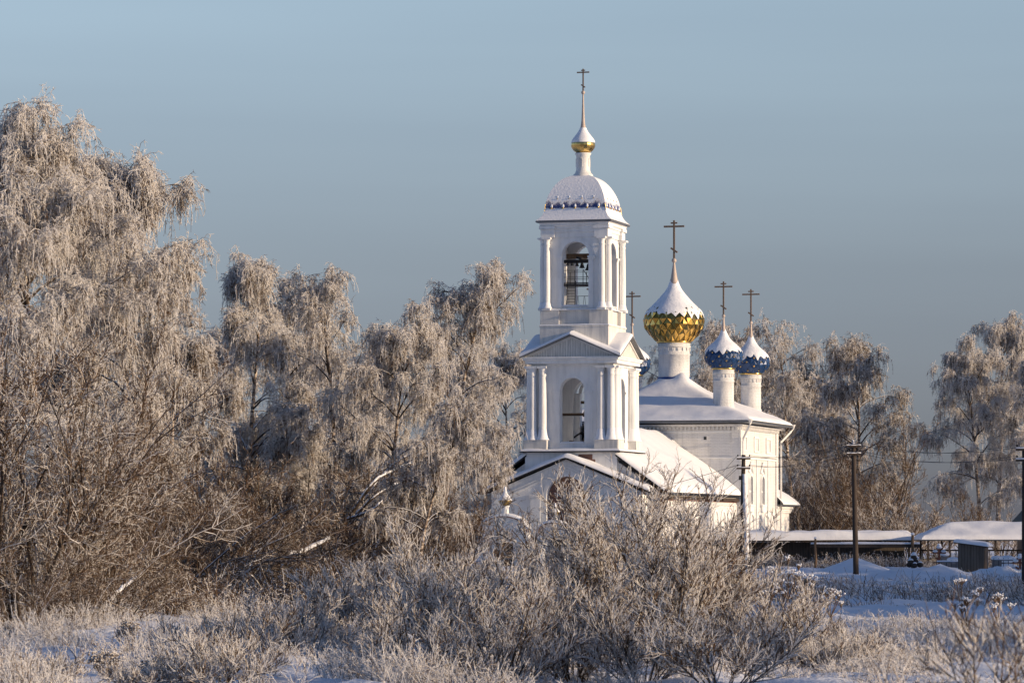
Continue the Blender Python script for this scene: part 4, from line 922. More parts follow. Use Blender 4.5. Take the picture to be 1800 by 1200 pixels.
def birch(name, x, Y, H, R, label, seed, lean=(0, 0), clear=.22, n1=24, weep=1.0, dens=1.0, fine=1.0, group='frosted birches', frost=(.82, .14, .04), bough=None, dark=False, rootz=None, squash=1.0):
    rs = np.random.RandomState(seed); root = empty(name, (x, Y, gz(x, Y) - .1 if rootz is None else rootz)); tag(root, label, 'tree', group)
    T = TM(); C = TM()
    tr = grow(rs, np.zeros((1, 3)), np.array([[lean[0] * .5, lean[1] * .5, 1.]]), H, 16, 0, .10)
    k = np.linspace(0, 1, 17)[:, None]; tr[0, :, :2] += np.array(lean)[None] * H * .28 * k ** 2; tr[0, :, 2] *= H / tr[0, -1, 2]
    T.add(rs, tr, .011 * H + .03, .02, 9, 0)
    P0, D, par, t = kids(rs, tr, n1, clear, .97, 0, 1, 0, .9)
    el = .45 + .75 * t + rs.uniform(-.2, .2, len(t)); az = np.arange(n1) * 2.4 + rs.uniform(-.5, .5, n1); D = np.stack([np.cos(az) * np.cos(el), np.sin(az) * np.cos(el) * squash, np.sin(el)], 1)
    prof = np.sin(np.pi * np.clip((t - clear * .3) / (1.08 - clear * .3), 0, 1) ** .85) ** .75 * .85 + .2
    L1 = R * 1.25 * prof * rs.uniform(.75, 1.15, n1)
    gv = .55 + .5 * weep * (1 - t)
    if bough: P0[0] = tr[0, int(bough[0] * 16)]; D[0] = bough[1]; L1[0] = bough[2]; gv[0] = .12
    l1 = grow(rs, P0, D, L1, 9, gv, .33); T.add(rs, l1, .012 + .012 * L1, .012, 6, 1)
    v1, v2, v3 = rs.uniform(.8, 1.2), rs.uniform(.8, 1.35), rs.uniform(.75, 1.2)
    bare = 1 - frost[0]; pb = (.12 + .3 * (1 - bare), .38, .5 - .3 * (1 - bare)); pc_ = (.30 + .4 * (1 - bare), .35, .35 - .4 * (1 - bare))
    n2 = max(5, int(9 * dens * v1)); P0, D, par, t2 = kids(rs, l1, n2, .25, 1, .75, .8, .35, .8); L2 = (.30 + .26 * L1[par]) * rs.uniform(.5, 1.25, len(par)) * (1.15 - .5 * t2)
    l2 = grow(rs, P0, D, L2, 6, .4 + .6 * weep, .5); C.add(rs, l2, .019, .010, 4, pickmat(rs, len(l2), pb))
    n3 = max(6, int(10 * dens * v3 / v1)); P0, D, par, t3 = kids(rs, l2, n3, .3, 1, .6, .8, .12, .8); par3 = par; L3 = rs.uniform(.25, .75, len(par)) * (.6 + .04 * H) * v2
    l3 = grow(rs, P0, D, L3, 4, .6 + .8 * weep, .6); C.add(rs, l3, .0135, .009, 3, pickmat(rs, len(l3), pc_))
    n4 = int(5 * dens); P0, D, par, t4 = kids(rs, l3, n4, .1, 1, .6, .95, .0); hang = rs.uniform(size=len(par)) < .06 + .16 * weep
    L4 = rs.uniform(.15, .45, len(par)) * (.8 + .02 * H); L4[hang] *= 1.6 + 1.1 * weep
    # rime on each spray's upper, outer twigs; paints in bright tips and dark insides
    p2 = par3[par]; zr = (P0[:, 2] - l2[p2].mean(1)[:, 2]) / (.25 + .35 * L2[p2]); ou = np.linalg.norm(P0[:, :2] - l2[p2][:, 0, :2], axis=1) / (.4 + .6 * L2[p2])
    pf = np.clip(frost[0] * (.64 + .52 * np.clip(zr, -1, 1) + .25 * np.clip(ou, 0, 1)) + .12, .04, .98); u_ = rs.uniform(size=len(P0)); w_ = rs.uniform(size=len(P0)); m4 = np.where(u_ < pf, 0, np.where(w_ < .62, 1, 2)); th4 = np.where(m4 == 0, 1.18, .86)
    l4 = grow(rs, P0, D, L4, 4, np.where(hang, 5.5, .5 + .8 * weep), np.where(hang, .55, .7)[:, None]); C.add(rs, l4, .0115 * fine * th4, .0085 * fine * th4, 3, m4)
    P0, D, par, t5 = kids(rs, l4, 4, .1, 1, .8, 1.0, .02); L5 = rs.uniform(.07, .24, len(par))
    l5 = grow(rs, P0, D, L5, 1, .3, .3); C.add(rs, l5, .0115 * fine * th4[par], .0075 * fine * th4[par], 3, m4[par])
    f = H / max(C.zmax(), .5); T.build('trunk', [BARK, DBARK], root, f); C.build('crown', TWIGS, root, f); return root
def willow(name, x, Y, H, R, label, seed, nst=7, group='frosted willows', frost=(.55, .35, .10), dens=1.0, th=1.0, cat='tree', fan=.5, up=.35, low=.15, lean=(0, 0), crook=.32, parts=('stems', 'twigs'), n=(11, 8, 4), stem=.0045, rr=(.0115, .0082, .0070), l2=.30):
    """many-stemmed shrub or small tree with upright crooked twigs"""
    rs = np.random.RandomState(seed); root = empty(name, (x, Y, gz(x, Y) - .08)); tag(root, label, cat, group); T = TM(); C = TM()
    az = np.arange(nst) * 2.4 + rs.uniform(0, 1, nst); sp = fan * np.sqrt(rs.uniform(.05, 1, nst)); P0 = np.stack([np.cos(az) * sp * R * .25, np.sin(az) * sp * R * .25, np.zeros(nst)], 1)
    D = np.stack([np.cos(az) * sp * R / H * 1.6 + lean[0], np.sin(az) * sp * R / H * 1.6 + lean[1], np.ones(nst)], 1); L1 = H * rs.uniform(.55, 1.05, nst) * (1.04 - .25 * sp / fan)
    l1 = grow(rs, P0, D, L1, 9, .05 + .25 * sp, crook * .8); T.add(rs, l1, (stem * H + .010) * th, .008 * th, 6, 0)
    n2 = int(n[0] * dens); P0, D, par, t2 = kids(rs, l1, n2, low, .97, .9, .8, .15); L2 = H * l2 * rs.uniform(.5, 1.2, len(par)) * (1.15 - .7 * t2)
    q2 = grow(rs, P0, D, L2, 6, -up, crook); C.add(rs, q2, rr[0] * th, rr[0] * .6 * th, 4, pickmat(rs, len(q2), (.3 * frost[0] / .5, .45, .55 - .3 * frost[0] / .5)))
    n3 = int(n[1] * dens); P0, D, par, t3 = kids(rs, q2, n3, .15, 1, .8, .75, .12); L3 = rs.uniform(.25, .75, len(par)) * (.35 + .07 * H)
    q3 = grow(rs, P0, D, L3, 4, -up, crook); C.add(rs, q3, rr[1] * th, rr[1] * .5 * th, 3, pickmat(rs, len(q3), frost))
    n4 = max(2, int(n[2] * dens)); P0, D, par, t4 = kids(rs, q3, n4, .1, 1, .8, .7, .1); L4 = rs.uniform(.06, .24, len(par)) * (.6 + .05 * H)
    q4 = grow(rs, P0, D, L4, 2, -up * .5, crook); C.add(rs, q4, rr[2] * th, rr[2] * .55 * th, 3, pickmat(rs, len(q4), frost))
    f = H / max(C.zmax(), .3); T.build(parts[0], [DBARK], root, f); C.build(parts[1], TWIGS, root, f); return root
def put(o, px, Y, rz_, sc, label, group=None, x=None, name=None):
    c = copy_tree(o); xx = wx(px, Y) if x is None else x; c.location = (xx, Y, gz(xx, Y) - .1); c.rotation_euler = (0, 0, rz_); c.scale = (sc, sc, sc); c['label'] = label
    if group: c['group'] = group
    return c

def bt(px, py, Y): return wz(py, Y) - gz(wx(px, Y), Y)       # tree height from the row of its top
# left group
birch('birch_tree', wx(75, 142), 142, bt(80, 172, 142), 4.9, 'tallest weeping birch, its broad rimed crown filling the upper left corner', 11, clear=.15, n1=34, dens=1.2, weep=.9)
birch('birch_tree', wx(205, 150), 150, bt(225, 262, 150), 2.85, 'weeping birch with long hanging rimed curtains right of the tallest one', 12, lean=(.03, 0), clear=.14, n1=34, dens=1.05, weep=1.25)
birch('birch_tree', wx(10, 168), 168, bt(10, 215, 168), 4.2, 'birch behind the tallest one, filling the left edge of the wood', 51, clear=.1, n1=30, weep=.9, frost=(.6, .3, .1), fine=1.1)
birch('birch_tree', wx(150, 172), 172, bt(150, 300, 172), 3.8, 'birch hidden behind the two big left ones, seen through their gaps', 52, clear=.1, n1=30, weep=.9, frost=(.55, .33, .12), fine=1.1)
birch('birch_tree', wx(305, 158), 158, bt(315, 560, 158), 2.5, 'low drooping birch at the foot of the big left birches', 19, clear=.12, n1=20, weep=1.2, frost=(.5, .35, .15))
willow('goat_willow', wx(35, 112), 112, bt(35, 425, 112), 4.0, 'tall crooked-twigged goat willow before the tallest birch at the left edge', 21, nst=26, dens=1.15, th=1.25, fan=.8, low=.06, stem=.0030, crook=.42, up=.2, n=(14, 8, 4), l2=.24, frost=(.28, .42, .30), group='goat willows at the left edge')
willow('goat_willow', wx(140, 117), 117, bt(150, 610, 117), 3.2, 'shorter goat willow with brown stems leaning right of the tall one', 22, nst=22, dens=1.1, th=1.2, fan=.95, low=.05, stem=.0030, crook=.45, up=.12, n=(14, 8, 4), l2=.26, frost=(.22, .40, .38), group='goat willows at the left edge')
# middle group
birch('birch_tree', wx(435, 184), 184, bt(430, 440, 184), 2.9, 'slim pointed birch with a golden trunk, left of the middle group', 13, clear=.22, n1=30, weep=1.1, dens=1.05)
birch('birch_tree', wx(352, 197), 197, bt(350, 515, 197), 2.7, 'thin dim birch standing just behind the big left birches', 14, clear=.2, n1=22, weep=.9, frost=(.5, .36, .14))
birch('birch_tree', wx(480, 200), 200, bt(490, 480, 200), 2.6, 'open twiggy birch directly right of the slim pointed one', 24, clear=.3, n1=22, weep=.6, dens=.85, frost=(.5, .36, .14))
birch('birch_tree', wx(600, 189), 189, bt(585, 468, 189), 3.3, 'loose-crowned birch with sky gaps in the middle of the group', 15, lean=(-.03, 0), clear=.3, n1=26, weep=1.25, dens=.95)
birch('birch_tree', wx(668, 180), 180, bt(700, 530, 180), 3.2, 'round-topped weeping birch leaning right in the middle group', 16, lean=(.16, 0), clear=.22, n1=28, weep=1.3, dens=1.05)
birch('birch_tree', wx(752, 206), 206, bt(880, 455, 206), 3.0, 'birch leaning right with a long branch reaching towards the bell tower', 17, lean=(.33, 0), clear=.40, n1=26, weep=1.1, dens=.92, bough=(.9, (1, 0, .70), 3.6))
birch('birch_tree', wx(730, 172), 172, bt(770, 700, 172), 2.5, 'low spreading birch drooping left of the porch', 18, lean=(.2, 0), clear=.3, n1=20, weep=1.4, dens=.95, frost=(.62, .28, .1))
birch('birch_tree', wx(893, 305), 305, bt(895, 595, 305), 4.2, 'birch standing behind the left side of the bell tower', 25, clear=.1, n1=34, weep=1.0, fine=1.2)
birch('birch_tree', wx(795, 262), 262, bt(795, 615, 262), 3.4, 'birch behind the long-branched leaning one, left of the bell tower', 26, clear=.12, n1=28, weep=1.1, fine=1.15)
birch('birch_tree', wx(530, 232), 232, bt(530, 600, 232), 3.6, 'hazy birch far behind the loose-crowned one', 27, clear=.12, n1=26, weep=.9, frost=(.62, .3, .08), fine=1.1)
birch('birch_tree', wx(650, 245), 245, bt(650, 585, 245), 3.6, 'hazy birch far behind the round-topped one', 28, clear=.12, n1=26, weep=1.0, frost=(.62, .3, .08), fine=1.1)
# right group behind the church
RA = birch('birch_tree', wx(1395, 352), 352, bt(1395, 558, 352), 4.4, 'birch with a bright rimed top behind the right-hand blue domes', 31, clear=.12, n1=30, weep=1.0, fine=1.35, group='birches behind the church', frost=(.62, .30, .08))
RB = birch('birch_tree', wx(1505, 338), 338, bt(1505, 582, 338), 4.5, 'broad dusky birch with a rimed crest behind the mound pole', 32, clear=.1, n1=34, weep=1.0, fine=1.3, group='birches behind the church', frost=(.36, .38, .26))
RC = birch('birch_tree', wx(1722, 326), 326, bt(1712, 588, 326), 4.4, 'open drooping birch with a bare lower trunk above the open shelter', 33, clear=.26, n1=30, weep=1.5, dens=1.05, fine=1.2, group='birches behind the church')
RD = birch('birch_tree', wx(1752, 332), 332, bt(1790, 552, 332), 4.0, 'tallest right-hand birch rising behind the open shelter to the frame edge', 34, lean=(.05, 0), clear=.26, n1=30, weep=1.3, dens=1.05, fine=1.2, group='birches behind the church')
put(RA, 1250, 362, 1.3, bt(1250, 566, 362) / bt(1395, 558, 352), 'rimed birch showing between the gold dome and the nearer blue dome')
put(RB, 1322, 372, 2.2, bt(1320, 566, 372) / bt(1505, 582, 338), 'rimed birch whose top shows between the two right-hand blue domes')
put(RA, 1150, 372, 3.3, bt(1140, 598, 372) / bt(1395, 558, 352), 'dim birch peeping out between the bell tower and the gold dome')
put(RB, 1432, 372, 4.1, bt(1440, 600, 372) / bt(1505, 582, 338), 'dusky birch filling the gap right of the brightest rimed top')
put(RC, 1838, 322, 1.0, .95, 'birch half cut off by the right edge above the dark house')
# brown thickets under the birches
UA = willow('thicket_bush', wx(1585, 300), 300, bt(1585, 865, 300), 2.8, 'twiggy bush with a rimed top behind the right end of the long shed', 41, nst=16, dens=1.0, th=1.5, fan=1.0, cat='bush', group='bushes of the thicket', frost=(.3, .45, .25))
UB = willow('thicket_bush', wx(1440, 318), 318, bt(1440, 780, 318), 3.2, 'dark brown bush filling the gap right of the apse', 42, nst=14, dens=1.0, th=1.5, fan=1.0, cat='bush', group='bushes of the thicket', frost=(.04, .28, .68))
for i, (px, Y, a, s, lab) in enumerate(((1540, 308, 1, 1.2, 'dark brown bush behind the mound pole'), (1490, 322, 2.2, 1.15, 'tall dark bush between the apse and the mound pole'), (1640, 306, 3, .72, 'low bush at the left end of the open shelter'), (1400, 328, 4, 1.05, 'dark bush directly behind the apse corner'), (1700, 312, 5, .7, 'low dark bush behind the open shelter roof'), (1765, 312, .5, .75, 'low dark bush behind the shelter near the dark house'))):
    put(UB if i in (0, 1, 3, 4) else UA, px, Y, a, s, lab)
US = willow('thicket_bush', wx(300, 150), 150, bt(300, 760, 150), 3.0, 'brown bush between the goat willows and the slim birch', 43, nst=14, dens=1.0, th=1.1, fan=1.0, cat='bush', group='bushes of the thicket', frost=(.03, .27, .70), crook=.45, up=.05, stem=.004)
UT = willow('thicket_bush', wx(560, 176), 176, bt(560, 810, 176), 3.2, 'low brown bush under the loose-crowned birch', 44, nst=14, dens=1.0, th=1.2, fan=1.1, cat='bush', group='bushes of the thicket', frost=(.05, .32, .63), crook=.45, up=.0, stem=.004)
for i, (px, Y, a, s, lab) in enumerate(((210, 164, .7, 1.15, 'tall dark bush behind the leaning goat willow'), (255, 176, 2.7, 1.35, 'dark bush deep between the big left birches'), (380, 172, 1.9, 1.0, 'brown bush left of the golden trunk'), (460, 168, 3.1, .75, 'brown bush at the foot of the golden trunk'), (400, 205, 4.4, 1.3, 'dark bush far back behind the golden trunk'),
        (520, 200, 5.2, 1.2, 'dark bush far back between the slim and the loose-crowned birch'), (650, 192, .3, 1.1, 'brown bush under the round-topped birch'), (720, 178, 1.2, .8, 'brown bush beneath the snow-laden broken branches'), (790, 200, 2.0, 1.05, 'brown bush left of the wider gate'), (620, 160, 2.9, .62, 'small brown bush before the broken branches'), (90, 150, 4.0, 1.3, 'dark bush behind the tall goat willow'), (340, 142, 5.0, .6, 'small brown bush behind the fallen trunk'),
        (700, 215, .9, 1.3, 'dark bush far behind the leaning birch'), (820, 232, 2.4, .9, 'brown bush close to the left corner of the porch'), (590, 215, 3.7, 1.25, 'dark bush in the gap under the sky opening'), (40, 104, 1.1, .42, 'low brown bush at the foot of the tall goat willow'), (120, 107, 2.3, .45, 'low brown bush at the foot of the shorter goat willow'), (215, 116, 3.3, .5, 'sprawling brown bush by the thin broken trunk'),
        (290, 124, 4.6, .55, 'sprawling brown bush left of the snowy fallen trunk'), (345, 158, .2, 1.0, 'tall brown bush behind the snowy fallen trunk'), (500, 150, 1.9, .55, 'small brown bush just right of the golden trunk'), (560, 148, 2.9, .5, 'small brown bush at the end of the thicker snowy trunk'), (270, 140, 5.6, .9, 'brown bush before the second birch'), (180, 128, .9, .8, 'brown bush right of the goat willow stems'), (240, 134, 1.6, 1.1, 'dense dark bush under the long hanging curtains'), (310, 145, 2.8, 1.15, 'dense dark bush left of the golden trunk and further in'), (405, 176, 3.9, 1.2, 'dense dark bush hiding the foot of the dim birch'), (490, 172, 5.0, 1.0, 'dense dark bush right of the golden trunk'), (545, 182, .4, 1.1, 'tall dark bush below the loose-crowned birch'), (615, 184, 1.3, .9, 'dark bush at the root of the broken branches'))):
    put(US if i % 2 == 0 else UT, px, Y, a, s, lab)
# a fallen trunk and broken branches under snow
def log(name, pts, r, label, cat='fallen trunk', grp=None):
    p = [Vector((wx(a, y), y, wz(b, y))) for a, b, y in pts]; root = empty(name, p[0]); tag(root, label, cat, grp); n = len(p) * 5
    P_ = []
    for i in range(n + 1):
        f = i / n * (len(p) - 1); k = min(int(f), len(p) - 2); t = f - k; a, b, c, d = p[max(k - 1, 0)], p[k], p[k + 1], p[min(k + 2, len(p) - 1)]
        P_.append(.5 * (2 * b + (c - a) * t + (2 * a - 5 * b + 4 * c - d) * t * t + (3 * b - a - 3 * c + d) * t ** 3) - p[0])
    m = MB(); m.tube(P_, [r * (1 - .5 * i / n) for i in range(n + 1)], 10); m.build('trunk', DBARK, root)
    m = MB(); m.tube([q + Vector((0, 0, r * .7 + .03 * math.sin(i * 1.7))) for i, q in enumerate(P_)], [r * (.95 - .45 * i / n) * (.9 + .15 * math.sin(i * 2.3)) * (.3 if i in (0, n) else 1) for i in range(n + 1)], 10); m.build('snow_cover', SNOW, root)
log('fallen_trunk', ((352, 1030, 150), (385, 1016, 151), (425, 1006, 152), (448, 985, 153)), .15, 'snow-covered fallen trunk arching beside the golden birch trunk')
log('fallen_trunk', ((458, 988, 164), (500, 978, 164), (535, 970, 165), (580, 948, 166)), .16, 'thicker snow-laden trunk lying right of the golden birch trunk')
log('fallen_trunk', ((172, 1085, 120), (198, 1052, 121), (222, 1030, 122), (255, 1008, 123)), .09, 'thin dark broken trunk rising from the brush at lower left')
for i, (pts, r, lab) in enumerate(((((620, 900, 177), (655, 850, 177), (690, 828, 178), (740, 808, 179)), .085, 'uppermost snow-laden broken branch under the round-topped birch'), (((625, 905, 176), (660, 872, 176), (700, 850, 177), (730, 846, 177)), .065, 'middle snow-laden broken branch under the round-topped birch'), (((610, 912, 175), (650, 898, 175), (672, 880, 176)), .06, 'lowest stubby snow-laden broken branch under the round-topped birch'), (((640, 880, 178), (680, 826, 179), (720, 800, 180), (770, 790, 181)), .05, 'thin curved snow-laden branch above the other broken ones'))):
    log('broken_branch', pts, r, lab, 'branch', 'snow-laden broken branches')

# foreground willow shrubs, each its own
SH = dict(cat='bush', group='frosted willow shrubs in the foreground', up=.45, crook=.17, n=(11, 6, 3), rr=(.0112, .0098, .0082), stem=.0033)
for i, (px, Y, top, R, nst, fan, fr, lab) in enumerate((
    (1105, 84, 796, 2.4, 36, .62, (.55, .30, .15), 'tallest bushy willow shrub standing before the church porch'),
    (1220, 88, 858, 2.0, 28, .65, (.55, .30, .15), 'tall dense willow shrub before the refectory wall'),
    (985, 92, 848, 1.5, 11, .5, (.60, .32, .08), 'thin-stemmed willow shrub before the brick arch of the porch'),
    (905, 84, 876, 1.8, 13, .7, (.58, .32, .10), 'open willow shrub before the wider gate'),
    (800, 80, 915, 2.1, 26, .75, (.62, .30, .08), 'spreading willow shrub with pale tips left of the gates'),
    (700, 90, 890, 1.5, 15, .7, (.65, .28, .07), 'small arching willow shrub before the broken branches'),
    (1010, 68, 985, 1.6, 24, .8, (.55, .30, .15), 'low thick willow shrub at the bottom middle'),
    (1130, 66, 1000, 1.5, 24, .8, (.55, .30, .15), 'low dark-stemmed willow shrub under the tallest one'),
    (1330, 78, 975, 1.8, 24, .8, (.55, .30, .15), 'rounded willow shrub below the strutted pole'),
    (1270, 64, 1040, 1.5, 20, .9, (.55, .30, .15), 'low willow shrub at the bottom right of the middle'),
    (880, 66, 1005, 1.5, 22, .9, (.55, .30, .15), 'low willow shrub at the bottom with curled pale twigs'),
    (730, 68, 1000, 1.6, 22, .9, (.55, .30, .15), 'low crooked willow shrub left of the bottom middle'),
    (620, 86, 975, 1.6, 20, .9, (.55, .30, .15), 'low bluish willow shrub below the fallen trunks'),
    (540, 82, 1020, 1.6, 20, .9, (.55, .30, .15), 'small willow shrub between the grass and the fallen trunks'),
    (430, 78, 1050, 1.5, 18, .9, (.55, .30, .15), 'shaded small shrub of thin stems at lower left'),
    (1410, 84, 1040, 1.4, 18, .9, (.55, .30, .15), 'small willow shrub at the right end of the foreground row'),
    (1180, 76, 850, 1.4, 18, .5, (.55, .30, .15), 'upright willow shrub squeezed between the two tallest ones'),
    (60, 96, 1075, 1.3, 16, 1.0, (.55, .33, .12), 'low frosted bush under the goat willows at the far left'),
    (330, 92, 1068, 1.2, 14, 1.0, (.6, .3, .1), 'low frosted bush beside the sunny snow patch'),
    (480, 92, 1030, 1.4, 16, .9, (.6, .3, .1), 'grey thin-stemmed bush below the snowy fallen trunk'),
    (250, 66, 1130, 1.0, 14, 1.0, (.65, .28, .07), 'little frosted bush behind the smaller seed-head clump'),
    (60, 68, 1120, 1.1, 14, 1.0, (.65, .28, .07), 'little frosted bush in the lower left corner'),
    (390, 66, 1095, 1.2, 16, .9, (.65, .28, .07), 'fan-shaped frosted bush at the bottom left of the shrubs'),
    (1470, 76, 1085, 1.2, 16, .9, (.65, .28, .07), 'last low frosted bush at the right of the shrub row'),
    (1050, 78, 862, 1.4, 18, .5, (.55, .30, .15), 'upright willow shrub just left of the tallest one'))):
    H = bt(px, top, Y); willow('willow_shrub', wx(px, Y), Y, H, R, lab, 60 + i, nst=nst, fan=fan, frost=fr, dens=1.0 if H > 2 else .9, th=.92 if H > 2 else .78, lean=(-.04 + .02 * (i % 4), 0), **SH)
willow('willow_shrub', wx(2050, 25), 25, 2.4, 1.0, 'blurred near shrub poking into the lower right corner', 90, nst=24, fan=1.2, frost=(.35, .40, .25), dens=1.25, th=.5, low=.05, lean=(-.16, 0), **SH)
# snow-balled umbels and seed heads
def umbel(px, pyt, Y, label, seed, n=4, r=.05):
    n += 3
    rs = random.Random(seed); x = wx(px, Y); g = gz(x, Y); H = max(.35, wz(pyt, Y) - g); root = empty('umbel_plant', (x, Y, g)); tag(root, label, 'dry plant', 'dry umbel plants under snow'); st = MB(); sn = MB()
    for k in range(n):
        a = rs.uniform(0, 6.28); l = rs.uniform(.1, .5) * H; h = H * rs.uniform(.55, 1.0) if k else H; b = Vector((0, 0, H * .35)) if k else Vector((0, 0, 0)); e = Vector((l * math.cos(a), l * math.sin(a), h)) if k else Vector((0, 0, h * .93))
        st.tube([b, b.lerp(e, .5) + Vector((0, 0, -.03)), e], [.016, .013, .01], 5); R = rs.uniform(.07, .17) * (1.3 if k == 0 else 1); sn = MB()
        for j in range(13):
            t = rs.uniform(0, 6.28); q = R * math.sqrt(rs.random()); p = e + Vector((q * math.cos(t), q * math.sin(t), .16 - q * .35 + rs.uniform(-.02, .04))); st.tube([e, p], .007, 4); sn.ball(p + Vector((0, 0, .02)), r * rs.uniform(.5, 1.25), 8, 0, .85)
        sn.build('umbel', SNOW, root)
    st.build('stalks', HALF, root)
for i, (px, py, Y, n, lab) in enumerate(((1385, 985, 118, 4, 'tallest snow-balled umbel plant below the rail post'), (1375, 1012, 112, 4, 'wide snow-balled umbel plant directly below the tallest one'), (1405, 1008, 116, 5, 'snow-balled umbel plant with full white heads right of the widest'), (1432, 1022, 110, 4, 'umbel plant with scattered snow balls left of the mound pole'), (1460, 1040, 104, 4, 'low umbel plant below the foot of the mound pole'), (1345, 1030, 104, 3, 'small umbel plant at the strutted pole foot'),
        (1690, 1022, 112, 3, 'thin umbel plant standing alone below the plank hut'), (1700, 1060, 96, 4, 'bushy umbel plant with snow balls in the right field'), (1755, 1050, 100, 3, 'umbel plant in the tall weeds near the right edge'))): umbel(px, py, Y, lab, 300 + i, n, .027)
FLUFF = twig_mat('seed_fluff', (.74, .71, .68), (.20, .145, .095), .3, .75, 7, .45, .1)
def fluff(px, pyt, Y, r, label, seed):
    rs = random.Random(seed); x = wx(px, Y); g = gz(x, Y); H = max(.3, wz(pyt, Y) - g); root = empty('seed_head_weed', (x, Y, g)); tag(root, label, 'weed', 'brown fluffy seed-head weeds'); st = MB()
    for k in range(16):
        a = rs.uniform(0, 6.28); q = r * math.sqrt(rs.random()); e = Vector((q * math.cos(a), q * math.sin(a), H * rs.uniform(.55, 1))); st.tube([(e.x * .3, e.y * .3, 0), e], .008, 4)
        hd = MB()
        for j in range(26): hd.ball(e + Vector((rs.gauss(0, .05), rs.gauss(0, .05), rs.gauss(0, .06))), rs.uniform(.010, .026), 5)
        hd.build('seed_head', FLUFF, root)
    st.build('stalks', HALF, root)
fluff(182, 1150, 70, .32, 'larger clump of fluffy brown seed heads at the lower left', 1); fluff(275, 1158, 69, .28, 'smaller clump of fluffy brown seed heads right of the larger one', 2); fluff(225, 1095, 84, .25, 'small snowy seed-head clump behind the larger two', 3)

# frosted grass and weeds: nobody could count these
def grass(name, N, ylo, yhi, hlo, hhi, seed, rfun, th, label=None, mats=(.55, .30, .15), bend=.5, tuft=5, spr=.09, side=3):
    rs = np.random.RandomState(seed); Y = ylo * (yhi / ylo) ** rs.uniform(0, 1, N * 4) if yhi > ylo else np.full(N * 4, ylo); X = rs.uniform(-.142, .142, N * 4) * Y
    keep = rs.uniform(size=len(X)) < rfun(X, Y); X, Y = X[keep][:N], Y[keep][:N]
    X = np.repeat(X, tuft) + rs.normal(size=len(X) * tuft) * spr; Y = np.repeat(Y, tuft) + rs.normal(size=len(Y) * tuft) * spr
    P0 = np.stack([X, Y, ground_h(X, Y) - .03], 1); D = np.stack([rs.normal(size=len(X)) * .30 - .12, rs.normal(size=len(X)) * .30, np.ones(len(X))], 1)
    L = rs.uniform(hlo, hhi, len(X)) * (.75 + .5 * np.sin(X * .9 + Y * .35)); L = np.maximum(L, .1)
    T = TM(); b = grow(rs, P0, D, L, 4, bend, .25); T.add(rs, b, .0065 * th, .005 * th, 3, pickmat(rs, len(b), mats))
    if side:
        P1, D1, par, t = kids(rs, b, side, .45, 1, .8, .5, .1); s_ = grow(rs, P1, D1, rs.uniform(.05, .16, len(P1)), 1, .4, .2); T.add(rs, s_, .0075 * th, .006 * th, 3, pickmat(rs, len(s_), (.75, .2, .05)))
    o = T.build(name, TWIGS); tag(o, label, 'grass', None, 'stuff'); return o
cl = lambda X, Y: .5 + .5 * np.sin(X * .8 + 1.7 * np.sin(Y * .13)) * np.sin(Y * .19 + .4 * X)
left = lambda X, Y: np.clip(cl(X * 1.6, Y * 1.5) * 3 - 1.1, 0, 1) * (X / Y < .055)
right = lambda X, Y: np.clip(cl(X, Y) * 1.6 - .35 + .5 * np.exp(-((Y - 92) / 13) ** 2) + .25 * np.exp(-((Y - 150) / 14) ** 2) - .8 * np.exp(-((Y - 128) / 9) ** 2), 0, 1) * (X / Y > .04)
grass('frosted_grass', 2900, 62, 125, .25, .85, 5, left, .8, 'frosted dry grass and weeds covering the left and middle foreground', (.75, .2, .05))
grass('frosted_grass', 2000, 66, 112, .15, .6, 6, right, .8, 'frosted dry weeds scattered over the snow at lower right', (.75, .2, .05))
grass('dry_grass', 1700, 132, 206, .4, .9, 7, lambda X, Y: right(X, Y), 1.6, 'brown slanting grass on the snow bank at right', (.25, .45, .30), .7, 5, .2, 1)
grass('dry_grass', 1500, 247, 255, .3, 1.0, 8, lambda X, Y: (X / Y > .045) * np.clip(cl(X * 2, Y) + .2, 0, 1), 1.7, 'dark weeds along the foot of the long shed and graves', (.2, .45, .35), .5, 5, .15, 2)
grass('forest_brush', 3200, 118, 215, .5, 1.7, 9, lambda X, Y: (X / Y < -.005) * .8, 1.8, 'tangled brown brush on the ground under the birches', (.05, .30, .65), .6, 4, .3, 3)

# ------------------------------------------------------------------ the far wood, one mass
def farwood():
    rs = np.random.RandomState(77); T = TM(); N = 2600; X = rs.uniform(-340, 340, N); Y = rs.uniform(1150, 1400, N); H = rs.uniform(4, 9, N) * (.75 + .35 * np.sin(X * .03))
    P0 = np.stack([X, Y, np.full(N, .4)], 1); b = grow(rs, P0, np.stack([rs.normal(size=N) * .06, rs.normal(size=N) * .06, np.ones(N)], 1), H, 4, 0, .1); T.add(rs, b, .25, .06, 4, 2)
    P1, D1, par, t = kids(rs, b, 16, .15, 1, .5, .8, .3); s_ = grow(rs, P1, D1, rs.uniform(.8, 2.4, len(P1)), 3, .8, .4); T.add(rs, s_, .16, .06, 3, pickmat(rs, len(s_), (.25, .45, .3)))
    o = T.build('distant_wood', TWIGS); tag(o, 'low distant wood along the horizon', 'wood', None, 'stuff')
farwood()
for i in range(30):  # second unseen row, added to thicken the shade
    Y = -14 + i * 8.2
    if Y < 226: c = put((RA, RB)[i % 2], 0, Y, i * 2.7 + 1, (.80 if Y < 130 else .75) + .04 * math.sin(i * 2.3), 'unseen shade-casting birch in the second row beyond the right edge of the view', 'birches beyond the right edge', x=84 + 4 * math.sin(i * 1.9)); c.scale = (c.scale[0] * 1.6, c.scale[1] * 1.6, c.scale[2])
